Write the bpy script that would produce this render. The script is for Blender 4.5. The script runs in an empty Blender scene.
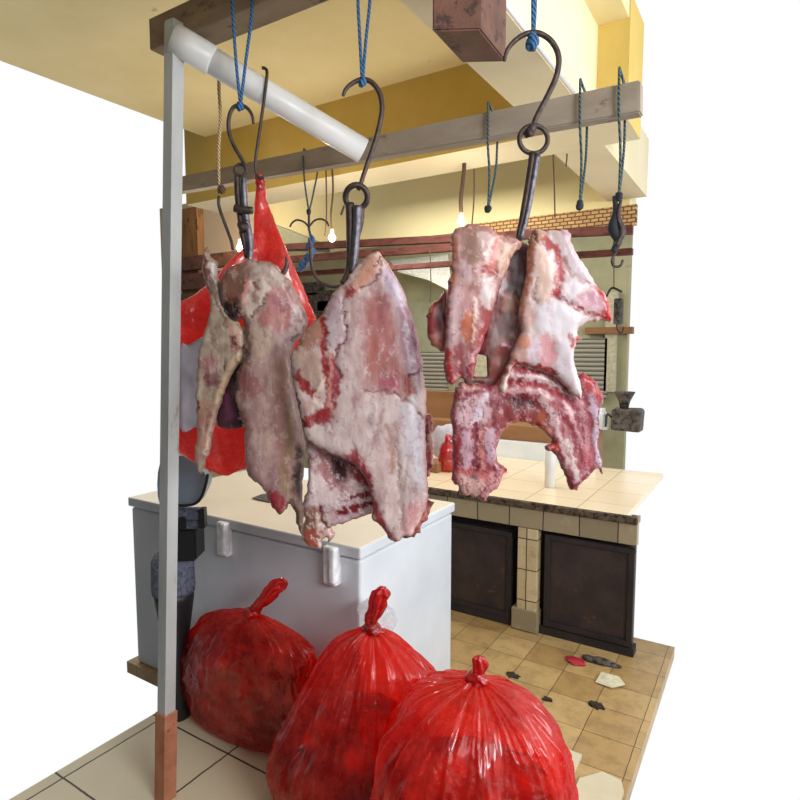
import bpy, bmesh, math, random
import numpy as np
from mathutils import Vector, Matrix

random.seed(4)
rng = np.random.RandomState(7)
C = bpy.context.scene.collection
# ------------------------------------------------------------------ survey
# The place was surveyed from the photo: camera height, heading and pitch give
# the position of every point once its distance, wall plane or height is known.
YAW, PITCH, FPX, EYE = math.radians(32.1), math.radians(5.04), 590.0, 1.62
RT = Vector((math.cos(YAW), math.sin(YAW), 0)); FW = Vector((-math.sin(YAW), math.cos(YAW), 0))
UP = Vector((0, 0, 1))
ca, sa = math.cos(PITCH), math.sin(PITCH)
def ray(px, py):
    x = (px - 400) / FPX; y = (400 - py) / FPX
    return RT * x + FW * (ca + y * sa) + UP * (-sa + y * ca), ca + y * sa
ORG = Vector((0, 0, EYE))
def PD(px, py, d):
    r, f = ray(px, py); return ORG + r * (d / f)
def PY(px, py, Y):
    r, f = ray(px, py); return ORG + r * (Y / r.y)
def PX(px, py, X):
    r, f = ray(px, py); return ORG + r * (X / r.x)
def PZ(px, py, z):
    r, f = ray(px, py); return ORG + r * ((z - EYE) / r.z)

# ------------------------------------------------------------------ materials
def s2l(c):
    o = []
    for v in c[:3]:
        v = v / 255.0
        o.append(v / 12.92 if v <= 0.04045 else ((v + 0.055) / 1.055) ** 2.4)
    return tuple(o) + (1.0,)
class NT:
    def __init__(s, name):
        s.m = bpy.data.materials.new(name); s.m.use_nodes = True
        s.t = s.m.node_tree; s.n = s.t.nodes; s.l = s.t.links
        s.b = s.n['Principled BSDF']; s.out = s.n['Material Output']
        s.tc = s.n.new('ShaderNodeTexCoord')
    def noise(s, scale, detail=4, rough=.55, vec=None, dist=0.0):
        n = s.n.new('ShaderNodeTexNoise'); n.inputs['Scale'].default_value = scale
        n.inputs['Detail'].default_value = detail; n.inputs['Roughness'].default_value = rough
        n.inputs['Distortion'].default_value = dist
        s.l.new(vec or s.tc.outputs['Object'], n.inputs['Vector']); return n.outputs['Fac']
    def mapping(s, scale=(1, 1, 1), loc=(0, 0, 0), rot=(0, 0, 0)):
        n = s.n.new('ShaderNodeMapping'); n.inputs['Scale'].default_value = scale
        n.inputs['Location'].default_value = loc; n.inputs['Rotation'].default_value = rot
        s.l.new(s.tc.outputs['Object'], n.inputs['Vector']); return n.outputs['Vector']
    def ramp(s, fac, stops):
        n = s.n.new('ShaderNodeValToRGB'); e = n.color_ramp.elements
        while len(e) < len(stops): e.new(0.5)
        for el, (p, c) in zip(e, stops): el.position = p; el.color = c if len(c) == 4 and max(c) <= 1 and isinstance(c[0], float) else s2l(c)
        s.l.new(fac, n.inputs['Fac']); return n.outputs['Color']
    def mix(s, fac, a, b, mode='MIX'):
        n = s.n.new('ShaderNodeMix'); n.data_type = 'RGBA'; n.blend_type = mode
        for sock, v in ((n.inputs['Factor'], fac), (n.inputs['A'], a), (n.inputs['B'], b)):
            pass
        fi = n.inputs[0]; ai = n.inputs[6]; bi = n.inputs[7]
        for sock, v in ((fi, fac), (ai, a), (bi, b)):
            if hasattr(v, 'is_output'): s.l.new(v, sock)
            elif isinstance(v, (int, float)): sock.default_value = v
            else: sock.default_value = v if (len(v) == 4 and max(v) <= 1.0) else s2l(v)
        return n.outputs[2]
    def bump(s, h, strength=.3, dist=.01):
        n = s.n.new('ShaderNodeBump'); n.inputs['Strength'].default_value = strength
        n.inputs['Distance'].default_value = dist; s.l.new(h, n.inputs['Height'])
        s.l.new(n.outputs['Normal'], s.b.inputs['Normal']); return n
    def base(s, c):
        if hasattr(c, 'is_output'): s.l.new(c, s.b.inputs['Base Color'])
        else: s.b.inputs['Base Color'].default_value = s2l(c)
    def set(s, **k):
        for a, v in k.items(): s.b.inputs[a.replace('_', ' ')].default_value = v
        return s
W1 = (1.0, 1.0, 1.0, 1.0)

def grimy(name, c0, c1, scale=6, rough=.7, spots=None, bump=.15, stretch=(1, 1, 1), metal=0):
    t = NT(name); v = t.mapping(stretch)
    col = t.ramp(t.noise(scale, 6, .6, v), [(.3, c0), (.7, c1)])
    if spots:
        sp, amt, sc = spots
        k = t.ramp(t.noise(sc, 8, .7, v), [(amt, (0.0, 0.0, 0.0, 1.0)), (amt + .08, W1)])
        col = t.mix(k, col, sp)
    t.base(col); t.set(Roughness=rough, Metallic=metal)
    t.bump(t.noise(scale * 12, 6, .6, v), bump, .004)
    return t.m

def tiles(name, size, loc, c0, c1, mortar, msize, grime, gamt, rough=.45, rot=(0, 0, 0), gscale=9, off=0):
    t = NT(name); v = t.mapping((1, 1, 1), loc, rot)
    b = t.n.new('ShaderNodeTexBrick'); b.offset = off; b.squash = 1
    b.inputs['Scale'].default_value = 1; b.inputs['Brick Width'].default_value = size[0]
    b.inputs['Row Height'].default_value = size[1]; b.inputs['Mortar Size'].default_value = msize
    b.inputs['Mortar Smooth'].default_value = .3; b.inputs['Bias'].default_value = 0
    b.inputs['Color1'].default_value = s2l(c0); b.inputs['Color2'].default_value = s2l(c1)
    b.inputs['Mortar'].default_value = s2l(mortar)
    # wobble so the joints are not ruler straight
    wn = t.n.new('ShaderNodeTexNoise'); wn.inputs['Scale'].default_value = 14
    t.l.new(t.tc.outputs['Object'], wn.inputs['Vector'])
    va = t.n.new('ShaderNodeVectorMath'); va.operation = 'MULTIPLY_ADD'
    t.l.new(wn.outputs['Color'], va.inputs[0]); va.inputs[1].default_value = (.006, .006, 0); t.l.new(v, va.inputs[2])
    t.l.new(va.outputs[0], b.inputs['Vector'])
    col = t.mix(t.ramp(t.noise(5, 6, .65), [(.35, (150, 140, 120)), (.65, (255, 255, 255))]), b.outputs['Color'], (170, 150, 110), 'MULTIPLY')
    g = t.ramp(t.noise(gscale, 9, .76), [(gamt, (0.0, 0.0, 0.0, 1.0)), (gamt + .14, W1)])
    gm = t.mix(g, (0.0, 0.0, 0.0, 1.0), (150, 150, 150))
    col = t.mix(gm, b.outputs['Color'], grime)
    t.base(col); t.set(Roughness=rough)
    t.bump(b.outputs['Fac'], -.4, .003)
    return t.m

def plain(name, c, rough=.5, metal=0, coat=0):
    t = NT(name); v = t.noise(30, 4)
    t.base(t.mix(t.ramp(v, [(.3, (0.0, 0.0, 0.0, 1.0)), (.7, W1)]), tuple(max(0, x * .88) for x in c), tuple(min(255, x * 1.06) for x in c)))
    t.set(Roughness=rough, Metallic=metal); t.b.inputs['Coat Weight'].default_value = coat
    return t.m
def glow(name, c, e):
    t = NT(name); t.base(c); t.b.inputs['Emission Color'].default_value = s2l(c); t.b.inputs['Emission Strength'].default_value = e
    return t.m

def meat_mat(name, rough=.42, bump=.12, stretch=(1, 1, .4)):
    t = NT(name)
    a = t.n.new('ShaderNodeAttribute'); a.attribute_name = 'Col'
    v = t.mapping(stretch)
    n1 = t.ramp(t.noise(20, 5, .55, v), [(.28, (205, 190, 190)), (.5, (244, 242, 240)), (.75, (255, 255, 255))])
    col = t.mix(1.0, a.outputs['Color'], n1, 'MULTIPLY')
    k = t.ramp(t.noise(40, 3, .55, t.mapping((1, 1, .18)), .8), [(.55, (0.0, 0.0, 0.0, 1.0)), (.8, (0.2, 0.2, 0.2, 1.0))])
    col = t.mix(k, col, (236, 218, 216))
    k2 = t.ramp(t.noise(36, 3, .55, t.mapping((1, 1, .2), (3, 1, 2)), .8), [(.55, (0.0, 0.0, 0.0, 1.0)), (.82, (0.26, 0.26, 0.26, 1.0))])
    col = t.mix(k2, col, (120, 46, 50))
    t.base(col); t.set(Roughness=rough)
    t.b.inputs['Coat Weight'].default_value = .25; t.b.inputs['Coat Roughness'].default_value = .22; t.b.inputs['Specular IOR Level'].default_value = .35
    t.b.inputs['Subsurface Weight'].default_value = .05
    t.b.inputs['Subsurface Radius'].default_value = (.01, .004, .003)
    t.bump(t.noise(60, 3, .5, v), bump * .6, .004)
    return t.m

def film_mat(name, col, clear=.3, rough=.22, coat=.6):
    """thin coloured plastic film: part clear, part coloured, glossy, finely crinkled"""
    t = NT(name)
    n1 = t.ramp(t.noise(9, 8, .72), [(.32, tuple(x * .55 for x in col)), (.62, col)])
    n2 = t.ramp(t.noise(90, 4, .7), [(.3, (200, 190, 190)), (.6, (255, 255, 255))])
    t.base(t.mix(1.0, n1, n2, 'MULTIPLY')); t.set(Roughness=rough + .1); t.b.inputs['Coat Weight'].default_value = coat; t.b.inputs['Coat Roughness'].default_value = .1; t.b.inputs['Coat IOR'].default_value = 1.9; t.b.inputs['Specular IOR Level'].default_value = .8
    tr = t.n.new('ShaderNodeBsdfTransparent'); tr.inputs['Color'].default_value = s2l(tuple(min(255, 60 + x * .8) for x in col))
    tl = t.n.new('ShaderNodeBsdfTranslucent'); tl.inputs['Color'].default_value = s2l(col)
    m0 = t.n.new('ShaderNodeMixShader'); m0.inputs[0].default_value = .38
    t.l.new(t.b.outputs[0], m0.inputs[1]); t.l.new(tl.outputs[0], m0.inputs[2])
    m1 = t.n.new('ShaderNodeMixShader')
    k = t.ramp(t.noise(11, 6, .7), [(.35, (max(0.0, clear - .2),) * 3 + (1.0,)), (.65, (min(1.0, clear + .2),) * 3 + (1.0,))])
    t.l.new(k, m1.inputs[0])
    t.l.new(m0.outputs[0], m1.inputs[1]); t.l.new(tr.outputs[0], m1.inputs[2])
    t.l.new(m1.outputs[0], t.out.inputs['Surface'])
    vo = t.n.new('ShaderNodeTexVoronoi'); vo.feature = 'DISTANCE_TO_EDGE'; vo.inputs['Scale'].default_value = 17
    wn = t.n.new('ShaderNodeTexNoise'); wn.inputs['Scale'].default_value = 6; wn.inputs['Detail'].default_value = 5
    t.l.new(t.tc.outputs['Object'], wn.inputs['Vector'])
    va = t.n.new('ShaderNodeVectorMath'); va.operation = 'MULTIPLY_ADD'; t.l.new(wn.outputs['Color'], va.inputs[0]); va.inputs[1].default_value = (.3, .3, .3); t.l.new(t.mapping((1, 1, .55)), va.inputs[2])
    t.l.new(va.outputs[0], vo.inputs['Vector'])
    mx = t.n.new('ShaderNodeMath'); mx.operation = 'MULTIPLY_ADD'; t.l.new(t.noise(70, 5, .65, None, 1.5), mx.inputs[0]); mx.inputs[1].default_value = .35; t.l.new(vo.outputs['Distance'], mx.inputs[2])
    t.bump(mx.outputs[0], .55, .014)
    return t.m

# ------------------------------------------------------------------ objects
def tag(o, label=None, cat=None, group=None, kind=None):
    if label: o['label'] = label
    if cat: o['category'] = cat
    if group: o['group'] = group
    if kind: o['kind'] = kind
    return o
def thing(name, loc, label, cat, group=None, kind=None):
    o = bpy.data.objects.new(name, None); C.objects.link(o); o.location = loc; o.empty_display_size = .05
    return tag(o, label, cat, group, kind)
def adopt(o, parent):
    if parent is not None:
        o.parent = parent; o.location = Vector(o.location) - world_of(parent)
def world_of(p):
    v = Vector(p.location)
    while p.parent: p = p.parent; v = v + Vector(p.location)
    return v
def link(name, me, mat, parent=None, smooth=True):
    o = bpy.data.objects.new(name, me); C.objects.link(o)
    if mat: me.materials.append(mat)
    if smooth:
        for p in me.polygons: p.use_smooth = True
    adopt(o, parent); return o
def from_bm(name, bm, mat, parent=None, smooth=False):
    me = bpy.data.meshes.new(name); bmesh.ops.recalc_face_normals(bm, faces=bm.faces); bm.to_mesh(me); bm.free()
    return link(name, me, mat, parent, smooth)
def add_box(bm, lo, hi, bev=0.0, rot=None):
    vs = [bm.verts.new((x, y, z)) for x in (lo[0], hi[0]) for y in (lo[1], hi[1]) for z in (lo[2], hi[2])]
    fs = [bm.faces.new([vs[i] for i in q]) for q in ((0, 1, 3, 2), (4, 6, 7, 5), (0, 4, 5, 1), (2, 3, 7, 6), (0, 2, 6, 4), (1, 5, 7, 3))]
    if bev > 0:
        es = list({e for f in fs for e in f.edges})
        bmesh.ops.bevel(bm, geom=es, offset=bev, segments=3, profile=.5, affect='EDGES')
    return vs
def box(name, lo, hi, mat, parent=None, bev=0.0, smooth=False):
    bm = bmesh.new(); add_box(bm, lo, hi, bev); return from_bm(name, bm, mat, parent, smooth)
def catmull(pts, n=6):
    pts = [Vector(p) for p in pts]
    if len(pts) < 3: return pts
    q = [pts[0] * 2 - pts[1]] + pts + [pts[-1] * 2 - pts[-2]]; out = []
    for i in range(1, len(q) - 2):
        a, b, c, d = q[i - 1:i + 3]
        for k in range(n):
            t = k / n
            out.append(.5 * ((2 * b) + (c - a) * t + (2 * a - 5 * b + 4 * c - d) * t * t + (3 * b - a - 3 * c + d) * t ** 3))
    out.append(pts[-1]); return out
def add_tube(bm, pts, r, seg=10, closed=False, flat=1.0):
    pts = [Vector(p) for p in pts]; n = len(pts)
    rs = r if isinstance(r, (list, tuple)) else [r] * n
    if len(rs) != n: rs = list(np.interp(np.linspace(0, 1, n), np.linspace(0, 1, len(rs)), rs))
    rings = []; prev = None
    for i in range(n):
        a = pts[(i - 1) % n] if (closed or i > 0) else pts[i]; b = pts[(i + 1) % n] if (closed or i < n - 1) else pts[i]
        t = (b - a).normalized() if (b - a).length > 1e-9 else Vector((0, 0, 1))
        if prev is None:
            prev = t.orthogonal().normalized()
        nrm = (prev - t * prev.dot(t)); nrm = nrm.normalized() if nrm.length > 1e-6 else t.orthogonal().normalized(); prev = nrm
        bi = t.cross(nrm)
        rings.append([bm.verts.new(pts[i] + (nrm * math.cos(2 * math.pi * k / seg) + bi * math.sin(2 * math.pi * k / seg) * flat) * rs[i]) for k in range(seg)])
    m = n if closed else n - 1
    for i in range(m):
        A, B = rings[i], rings[(i + 1) % n]
        for k in range(seg): bm.faces.new((A[k], A[(k + 1) % seg], B[(k + 1) % seg], B[k]))
    if not closed:
        bm.faces.new(rings[0][::-1]); bm.faces.new(rings[-1])
def tube(name, pts, r, mat, parent=None, seg=10, smooth=True, n=6, closed=False, flat=1.0):
    bm = bmesh.new(); add_tube(bm, catmull(pts, n) if n > 1 and not closed else pts, r, seg, closed, flat)
    return from_bm(name, bm, mat, parent, smooth)
def pxs(pts, d): return [PD(p[0], p[1], p[2] if len(p) > 2 else d) for p in pts]
def ring_pts(c, rx, ry, d, n=28, tilt=0.0):
    return [PD(c[0] + rx * math.cos(a), c[1] + ry * math.sin(a), d + tilt * math.sin(a)) for a in np.linspace(0, 2 * math.pi, n, endpoint=False)]
def add_lathe(bm, prof, c, seg=24):
    rings = []
    for r, z in prof:
        rings.append([bm.verts.new((c[0] + r * math.cos(2 * math.pi * k / seg), c[1] + r * math.sin(2 * math.pi * k / seg), c[2] + z)) for k in range(seg)])
    for A, B in zip(rings, rings[1:]):
        for k in range(seg): bm.faces.new((A[k], A[(k + 1) % seg], B[(k + 1) % seg], B[k]))
    bm.faces.new(rings[0][::-1]); bm.faces.new(rings[-1])
def lathe(name, prof, c, mat, parent=None, seg=24, smooth=True):
    bm = bmesh.new(); add_lathe(bm, prof, c, seg); return from_bm(name, bm, mat, parent, smooth)

# ------------------------------------------------------------------ numpy noise
def _h(ix, iy, seed):
    h = (ix.astype(np.int64) * 374761393 + iy.astype(np.int64) * 668265263 + seed * 1442695041) & 0x7fffffff
    h = ((h ^ (h >> 13)) * 1274126177) & 0x7fffffff
    return ((h ^ (h >> 16)) & 0xffff) / 65535.0
def vnoise(x, y, seed=0):
    """gradient noise, 0..1"""
    x0 = np.floor(x); y0 = np.floor(y); fx = x - x0; fy = y - y0
    u = fx * fx * fx * (fx * (fx * 6 - 15) + 10); v = fy * fy * fy * (fy * (fy * 6 - 15) + 10)
    def g(ix, iy, dx, dy):
        a = _h(ix, iy, seed) * 2 * math.pi; return np.cos(a) * dx + np.sin(a) * dy
    a = g(x0, y0, fx, fy); b = g(x0 + 1, y0, fx - 1, fy); c = g(x0, y0 + 1, fx, fy - 1); d = g(x0 + 1, y0 + 1, fx - 1, fy - 1)
    return np.clip(.5 + 1.05 * ((a * (1 - u) + b * u) * (1 - v) + (c * (1 - u) + d * u) * v), 0, 1)
def fbm(x, y, seed=0, oct=4):
    s = 0; a = .5; t = 0
    for o in range(oct):
        s = s + a * vnoise(x, y, seed + 17 * o); t += a; x = x * 2.03; y = y * 2.03; a *= .55
    return s / t * 2 - 1
def seg_dist(X, Y, pts, closed):
    P = np.array(pts, float); Q = np.roll(P, -1, 0) if closed else P[1:]
    if not closed: P = P[:-1]
    best = np.full(X.shape, 1e9); bx = X.copy(); by = Y.copy()
    for (ax, ay), (bx_, by_) in zip(P, Q):
        dx, dy = bx_ - ax, by_ - ay; L = dx * dx + dy * dy + 1e-9
        t = np.clip(((X - ax) * dx + (Y - ay) * dy) / L, 0, 1)
        qx = ax + t * dx; qy = ay + t * dy; dd = (X - qx) ** 2 + (Y - qy) ** 2
        m = dd < best; best = np.where(m, dd, best); bx = np.where(m, qx, bx); by = np.where(m, qy, by)
    return np.sqrt(best), bx, by
def inside(X, Y, pts):
    r = np.zeros(X.shape, bool); P = pts; n = len(P); j = n - 1
    for i in range(n):
        xi, yi = P[i]; xj, yj = P[j]
        if yi != yj:
            c = ((yi > Y) != (yj > Y)) & (X < (xj - xi) * (Y - yi) / (yj - yi) + xi)
            r ^= c
        j = i
    return r
def sdf(X, Y, pts):
    d, _, _ = seg_dist(X, Y, pts, True); return np.where(inside(X, Y, pts), d, -d)
def sm(x): x = np.clip(x, 0, 1); return x * x * (3 - 2 * x)
def smooth_closed(pts, n=4):
    v = [Vector((p[0], p[1], 0)) for p in pts]; m = len(v); out = []
    for i in range(m):
        a, b, c, d = v[i - 1], v[i], v[(i + 1) % m], v[(i + 2) % m]
        for k in range(n):
            t = k / n; q = .5 * ((2 * b) + (c - a) * t + (2 * a - 5 * b + 4 * c - d) * t * t + (3 * b - a - 3 * c + d) * t ** 3)
            out.append((q.x, q.y))
    return out
def LIN(c): return np.array(s2l(c)[:3])

def sheet(name, outline, d, base, layers, mat, parent, T=9, R=14, step=1.2, dz=0, rag=1.2, warp=2.2,
          yaw=0.0, edge=None, mott=None, seed=0, lump=2.0, bulge=0, holes=None, wave=0, veins=()):
    """A slab of flesh (or cloth) grown from its outline: thick, rounded rim, relief and colour regions.
    outline and layers are in survey units (1 unit = d/590 m); dz lifts the slab towards the viewer's side."""
    T = T * .72; R = R * .55
    out = smooth_closed(outline, 4)
    P = np.array(out)
    nx = fbm(P[:, 0] / 5, P[:, 1] / 5, seed + 5, 3); ny = fbm(P[:, 0] / 5, P[:, 1] / 5, seed + 9, 3)
    P = P + np.stack([nx, ny], 1) * rag * 2; out = [tuple(p) for p in P]
    x0, y0 = P.min(0) - step * 2; x1, y1 = P.max(0) + step * 2
    gx = np.arange(x0, x1, step); gy = np.arange(y0, y1, step)
    X, Y = np.meshgrid(gx, gy); ins = inside(X, Y, out); dist, qx, qy = seg_dist(X, Y, out, True)
    if holes:
        for h in holes:
            hd, hx, hy = seg_dist(X, Y, h, True); hin = inside(X, Y, h)
            ins &= ~hin; m = hd < dist; dist = np.where(m, hd, dist); qx = np.where(m, hx, qx); qy = np.where(m, hy, qy)
    cell = ins[:-1, :-1] | ins[1:, :-1] | ins[:-1, 1:] | ins[1:, 1:]
    use = np.zeros(X.shape, bool)
    use[:-1, :-1] |= cell; use[1:, :-1] |= cell; use[:-1, 1:] |= cell; use[1:, 1:] |= cell
    bd = use & ~ins
    X = np.where(bd, qx, X); Y = np.where(bd, qy, Y); dist = np.where(ins, dist, 0)
    x = X[use]; y = Y[use]; s = dist[use]; isb = bd[use]
    prof = np.sqrt(np.clip(1 - (1 - np.clip(s / R, 0, 1)) ** 2, 0, 1))
    wx = x + warp * (fbm(x / 7, y / 7, seed + 31, 3) * 1.8 + .1 * fbm(x / 1.8, y / 1.8, seed + 33, 2)); wy = y + warp * (fbm(x / 7, y / 7, seed + 57, 3) * 1.8 + .1 * fbm(x / 1.8, y / 1.8, seed + 59, 2))
    col = np.tile(LIN(base), (len(x), 1))
    if mott is not None:
        for i, (c, a, sc) in enumerate(mott):
            k = sm((fbm(x / sc, y / (sc * 1.6), seed + 71 + 13 * i, 3) + .05) / .5)[:, None] * a
            col = col * (1 - k) + LIN(c) * k
    h = T * prof + .4 * lump * fbm(x / 18, y / 26, seed + 3, 2) * prof 
    for L in layers:  # colour regions; dark strokes along creases paint in the occlusion
        kind, pts, c, soft = L[0], L[1], L[2], L[3]; hh = L[4] if len(L) > 4 else 0; al = L[6] if len(L) > 6 else 1.0
        if kind == 'p': dd = sdf(wx, wy, pts); k = sm(dd / soft + .5)
        else:
            w = L[5]; dd, _, _ = seg_dist(wx, wy, pts, False); k = sm((w / 2 - dd) / soft + .5)
        if c is not None:
            a = (k * al)[:, None]; col = col * (1 - a) + LIN(c) * a
        if hh:
            hh = hh * .5
            if kind == 'p': kk = sm((sdf(x, y, pts)) / (soft * 2) + .5)
            else: kk = np.exp(-(seg_dist(x, y, pts, False)[0] / (L[5] * .7 + .5)) ** 2)
            h = h + hh * kk * prof
    for i, (c, ang, acr, alo, thr, al) in enumerate(veins):
        co_, si_ = math.cos(math.radians(ang)), math.sin(math.radians(ang))
        n = fbm((wx * co_ + wy * si_) / alo, (-wx * si_ + wy * co_) / acr, seed + 211 + 29 * i, 3)
        k = (sm((n - thr) / .3) * al)[:, None]; col = col * (1 - k) + LIN(c) * k
    if edge is not None:
        c, w, a = edge; k = (sm((w - s) / w + .25 * fbm(x / 4, y / 4, seed + 90, 3)) * a)[:, None]
        col = col * (1 - k) + LIN(c) * k
    col = np.clip(col, 0, 1) ** 1.14
    sc = d / FPX; cx = (x0 + x1) / 2; cyy = (y0 + y1) / 2
    off = dz + bulge * np.exp(-((x - cx) / (.42 * (x1 - x0))) ** 2) + wave * np.sin(x / 9.0 + y / 60.0 + seed)
    nb = -FW
    x = x.copy(); N = len(x)
    def place(hh):
        u = (x - 400) / FPX; v = (400 - y) / FPX
        f = ca + v * sa; dd = d + yaw * (x - cx) * sc
        t = dd / f
        pos = np.array([[RT.x, RT.y, 0]]) * (u * t)[:, None] + np.array([[FW.x, FW.y, 0]]) * dd[:, None] + np.array([[0, 0, 1]]) * (EYE + (-sa + v * ca) * t)[:, None]
        return pos + np.array([[nb.x, nb.y, 0]]) * (hh * sc)[:, None]
    front = place(off + h); back = place(off - T * .55 * prof); rim = place(off)
    front[isb] = rim[isb]
    idx = -np.ones(use.shape, int); idx[use] = np.arange(N)
    bi = np.full(N, -1); nb_i = np.where(~isb)[0]; bi[nb_i] = N + np.arange(len(nb_i)); bi[isb] = np.where(isb)[0]
    V = np.vstack([front, back[nb_i]]); CC = np.vstack([col, col[nb_i] * .8])
    a = idx[:-1, :-1][cell]; b = idx[:-1, 1:][cell]; c2 = idx[1:, 1:][cell]; d2 = idx[1:, :-1][cell]
    Fq = np.concatenate([np.stack([a, d2, c2, b], 1), np.stack([bi[a], bi[b], bi[c2], bi[d2]], 1)])
    pv = world_of(parent) if parent is not None else Vector((0, 0, 0))
    me = bpy.data.meshes.new(name); me.from_pydata([tuple(p) for p in V], [], [tuple(int(i) for i in q) for q in Fq if len(set(q)) == 4]); me.update()
    at = me.color_attributes.new('Col', 'FLOAT_COLOR', 'POINT')
    at.data.foreach_set('color', np.hstack([CC, np.ones((len(CC), 1))]).astype(np.float32).ravel())
    return link(name, me, mat, parent)

# ================================================================== MATERIALS
M = {}
M['floor'] = tiles('floor_tiles', (.207, .207), (.81, .05, 0), (190, 160, 108), (166, 134, 84), (60, 44, 28), .0018, (84, 60, 36), .46, .4)
M['pale'] = tiles('pale_floor_tiles', (.42, .42), (1.751 + .42 * 4, -1.513 + .42 * 4, 0), (208, 199, 170), (200, 190, 160), (62, 52, 40), .0045, (140, 118, 80), .62, .42, gscale=5)
M['pale_plain'] = grimy('pale_slab', (196, 184, 152), (210, 200, 172), 5, .5, ((120, 100, 70), .64, 8), .1)
M['dirt'] = grimy('black_dirt', (30, 24, 18), (62, 48, 36), 60, .95, None, .5)
M['ceiling'] = grimy('yellow_ceiling', (230, 212, 152), (242, 226, 176), 2.2, .85, ((172, 140, 78), .66, 5), .12)
M['beam_yellow'] = grimy('mustard_beam', (206, 176, 84), (220, 192, 110), 3, .85, ((160, 122, 58), .7, 6), .15)
M['beam_cream'] = grimy('cream_beam', (226, 212, 172), (236, 224, 190), 2.5, .8, ((205, 180, 130), .7, 5), .1)
t = NT('beam_cream_yellow'); g = t.n.new('ShaderNodeSeparateXYZ'); t.l.new(t.tc.outputs['Object'], g.inputs[0])
t.base(t.mix(t.ramp(t.noise(3, 5), [(.3, (235, 235, 235)), (.7, (255, 255, 255))]), (0.0, 0.0, 0.0, 1.0), t.ramp(g.outputs['X'], [(.0, (196, 196, 165)), (1.0, (196, 196, 165))]), 'MIX'))
t.b.inputs['Roughness'].default_value = .8
M['wall_green'] = grimy('greenish_wall', (214, 208, 168), (232, 216, 160), 1.3, .85, ((150, 148, 118), .66, 3), .1)
M['wall_dim'] = grimy('dim_stall_wall', (150, 150, 118), (188, 184, 148), 2.2, .9, ((60, 60, 50), .62, 4), .1)
M['peach'] = grimy('peach_wall', (246, 216, 176), (252, 228, 196), 2, .85, ((220, 180, 130), .68, 4), .08)
M['greybar'] = grimy('weathered_grey_wood', (146, 132, 116), (172, 160, 142), 10, .85, ((104, 88, 72), .6, 22), .25, (.35, 1, 1))
M['taupe'] = grimy('dirty_taupe_wood', (112, 94, 74), (146, 126, 100), 9, .85, ((80, 64, 50), .6, 16), .3, (.4, 1, 1))
M['darkwood'] = grimy('dark_brown_wood', (84, 52, 40), (112, 72, 54), 14, .6, ((54, 30, 24), .55, 20), .3)
M['brownwood'] = grimy('brown_post_wood', (120, 82, 44), (152, 108, 62), 14, .75, ((70, 44, 26), .56, 26), .3, (1, 1, .25))
M['tanwood'] = grimy('tan_board', (128, 88, 54), (158, 114, 74), 6, .7, ((110, 70, 40), .66, 10), .2, (.3, 1, 1))
M['rust'] = grimy('rusty_rail', (88, 44, 38), (116, 62, 52), 20, .75, ((74, 30, 24), .5, 30), .35, (.3, 1, 1))
M['pvc'] = grimy('white_pipe', (204, 204, 202), (226, 226, 224), 5, .35, ((170, 168, 162), .68, 12), .06)
M['post'] = grimy('painted_post', (150, 152, 150), (176, 178, 176), 5, .5, ((132, 116, 96), .6, 8), .12, (1, 1, .4))
t = NT('white_enamel'); t.base(t.ramp(t.noise(2.5, 3), [(.3, (196, 202, 208)), (.7, (214, 220, 226))])); t.set(Roughness=.28); t.bump(t.noise(60, 3), .03, .002); M['enamel'] = t.m
M['lid'] = grimy('cream_lid', (236, 226, 206), (246, 238, 222), 3, .3, ((214, 196, 168), .66, 5), .03)
M['gasket'] = plain('grey_gasket', (96, 98, 102), .6)
M['hinge'] = plain('white_hinge', (236, 240, 246), .35)
M['ctop'] = tiles('counter_top_tiles', (.3, .3), (.55, -.05, 0), (244, 226, 194), (238, 218, 184), (176, 152, 118), .0025, (214, 190, 150), .7, .22)
M['cband'] = tiles('counter_band_tiles', (.2, .2), (0.03, 0, -.13), (186, 172, 138), (156, 144, 114), (50, 40, 32), .004, (74, 62, 50), .30, .5, (math.radians(90), 0, 0), 12)
M['cgrime'] = grimy('grimy_edge', (58, 46, 36), (110, 92, 70), 22, .85, ((30, 24, 20), .5, 30), .4)
M['cpost'] = tiles('pilaster_tiles', (.1, .18), (.02, 0, .02), (206, 188, 148), (184, 166, 128), (54, 44, 34), .0035, (74, 58, 42), .5, .5, (math.radians(90), 0, 0), 14)
M['cdark'] = grimy('dark_panel', (36, 30, 32), (62, 48, 44), 7, .55, ((98, 62, 46), .63, 9), .3)  # dark brown panels with random lighter spots
M['cdarker'] = grimy('dark_recess', (26, 22, 24), (44, 36, 34), 8, .7, None, .3)  # darker tone for recess, panel frames and plinth
M['white_tile'] = grimy('white_splash', (214, 224, 230), (232, 238, 240), 4, .25, None, .04)
M['iron'] = grimy('dark_iron', (46, 38, 38), (84, 70, 64), 60, .42, ((120, 96, 80), .62, 90), .3, metal=.55)
M['steel'] = grimy('worn_steel', (64, 60, 68), (120, 116, 124), 50, .3, ((50, 40, 40), .58, 70), .3, metal=.7)
def rope_mat(name, a, b, sc=260):
    t = NT(name); w = t.n.new('ShaderNodeTexWave'); w.inputs['Scale'].default_value = sc / 6.0; w.inputs['Distortion'].default_value = 1.5
    w.bands_direction = 'DIAGONAL'; t.l.new(t.tc.outputs['Object'], w.inputs['Vector'])
    t.base(t.ramp(w.outputs['Fac'], [(.25, a), (.7, b)])); t.set(Roughness=.8); t.bump(w.outputs['Fac'], .5, .002); return t.m
M['rope_blue'] = rope_mat('blue_rope', (22, 52, 88), (60, 112, 160))
M['rope_dark'] = rope_mat('dark_teal_rope', (34, 44, 48), (86, 108, 110))
M['rope_pale'] = rope_mat('pale_rope', (120, 96, 70), (206, 180, 140))
M['cord'] = rope_mat('brown_cord', (58, 42, 34), (104, 78, 60))
M['knot_dark'] = plain('dark_knot', (34, 42, 50), .8)
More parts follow.
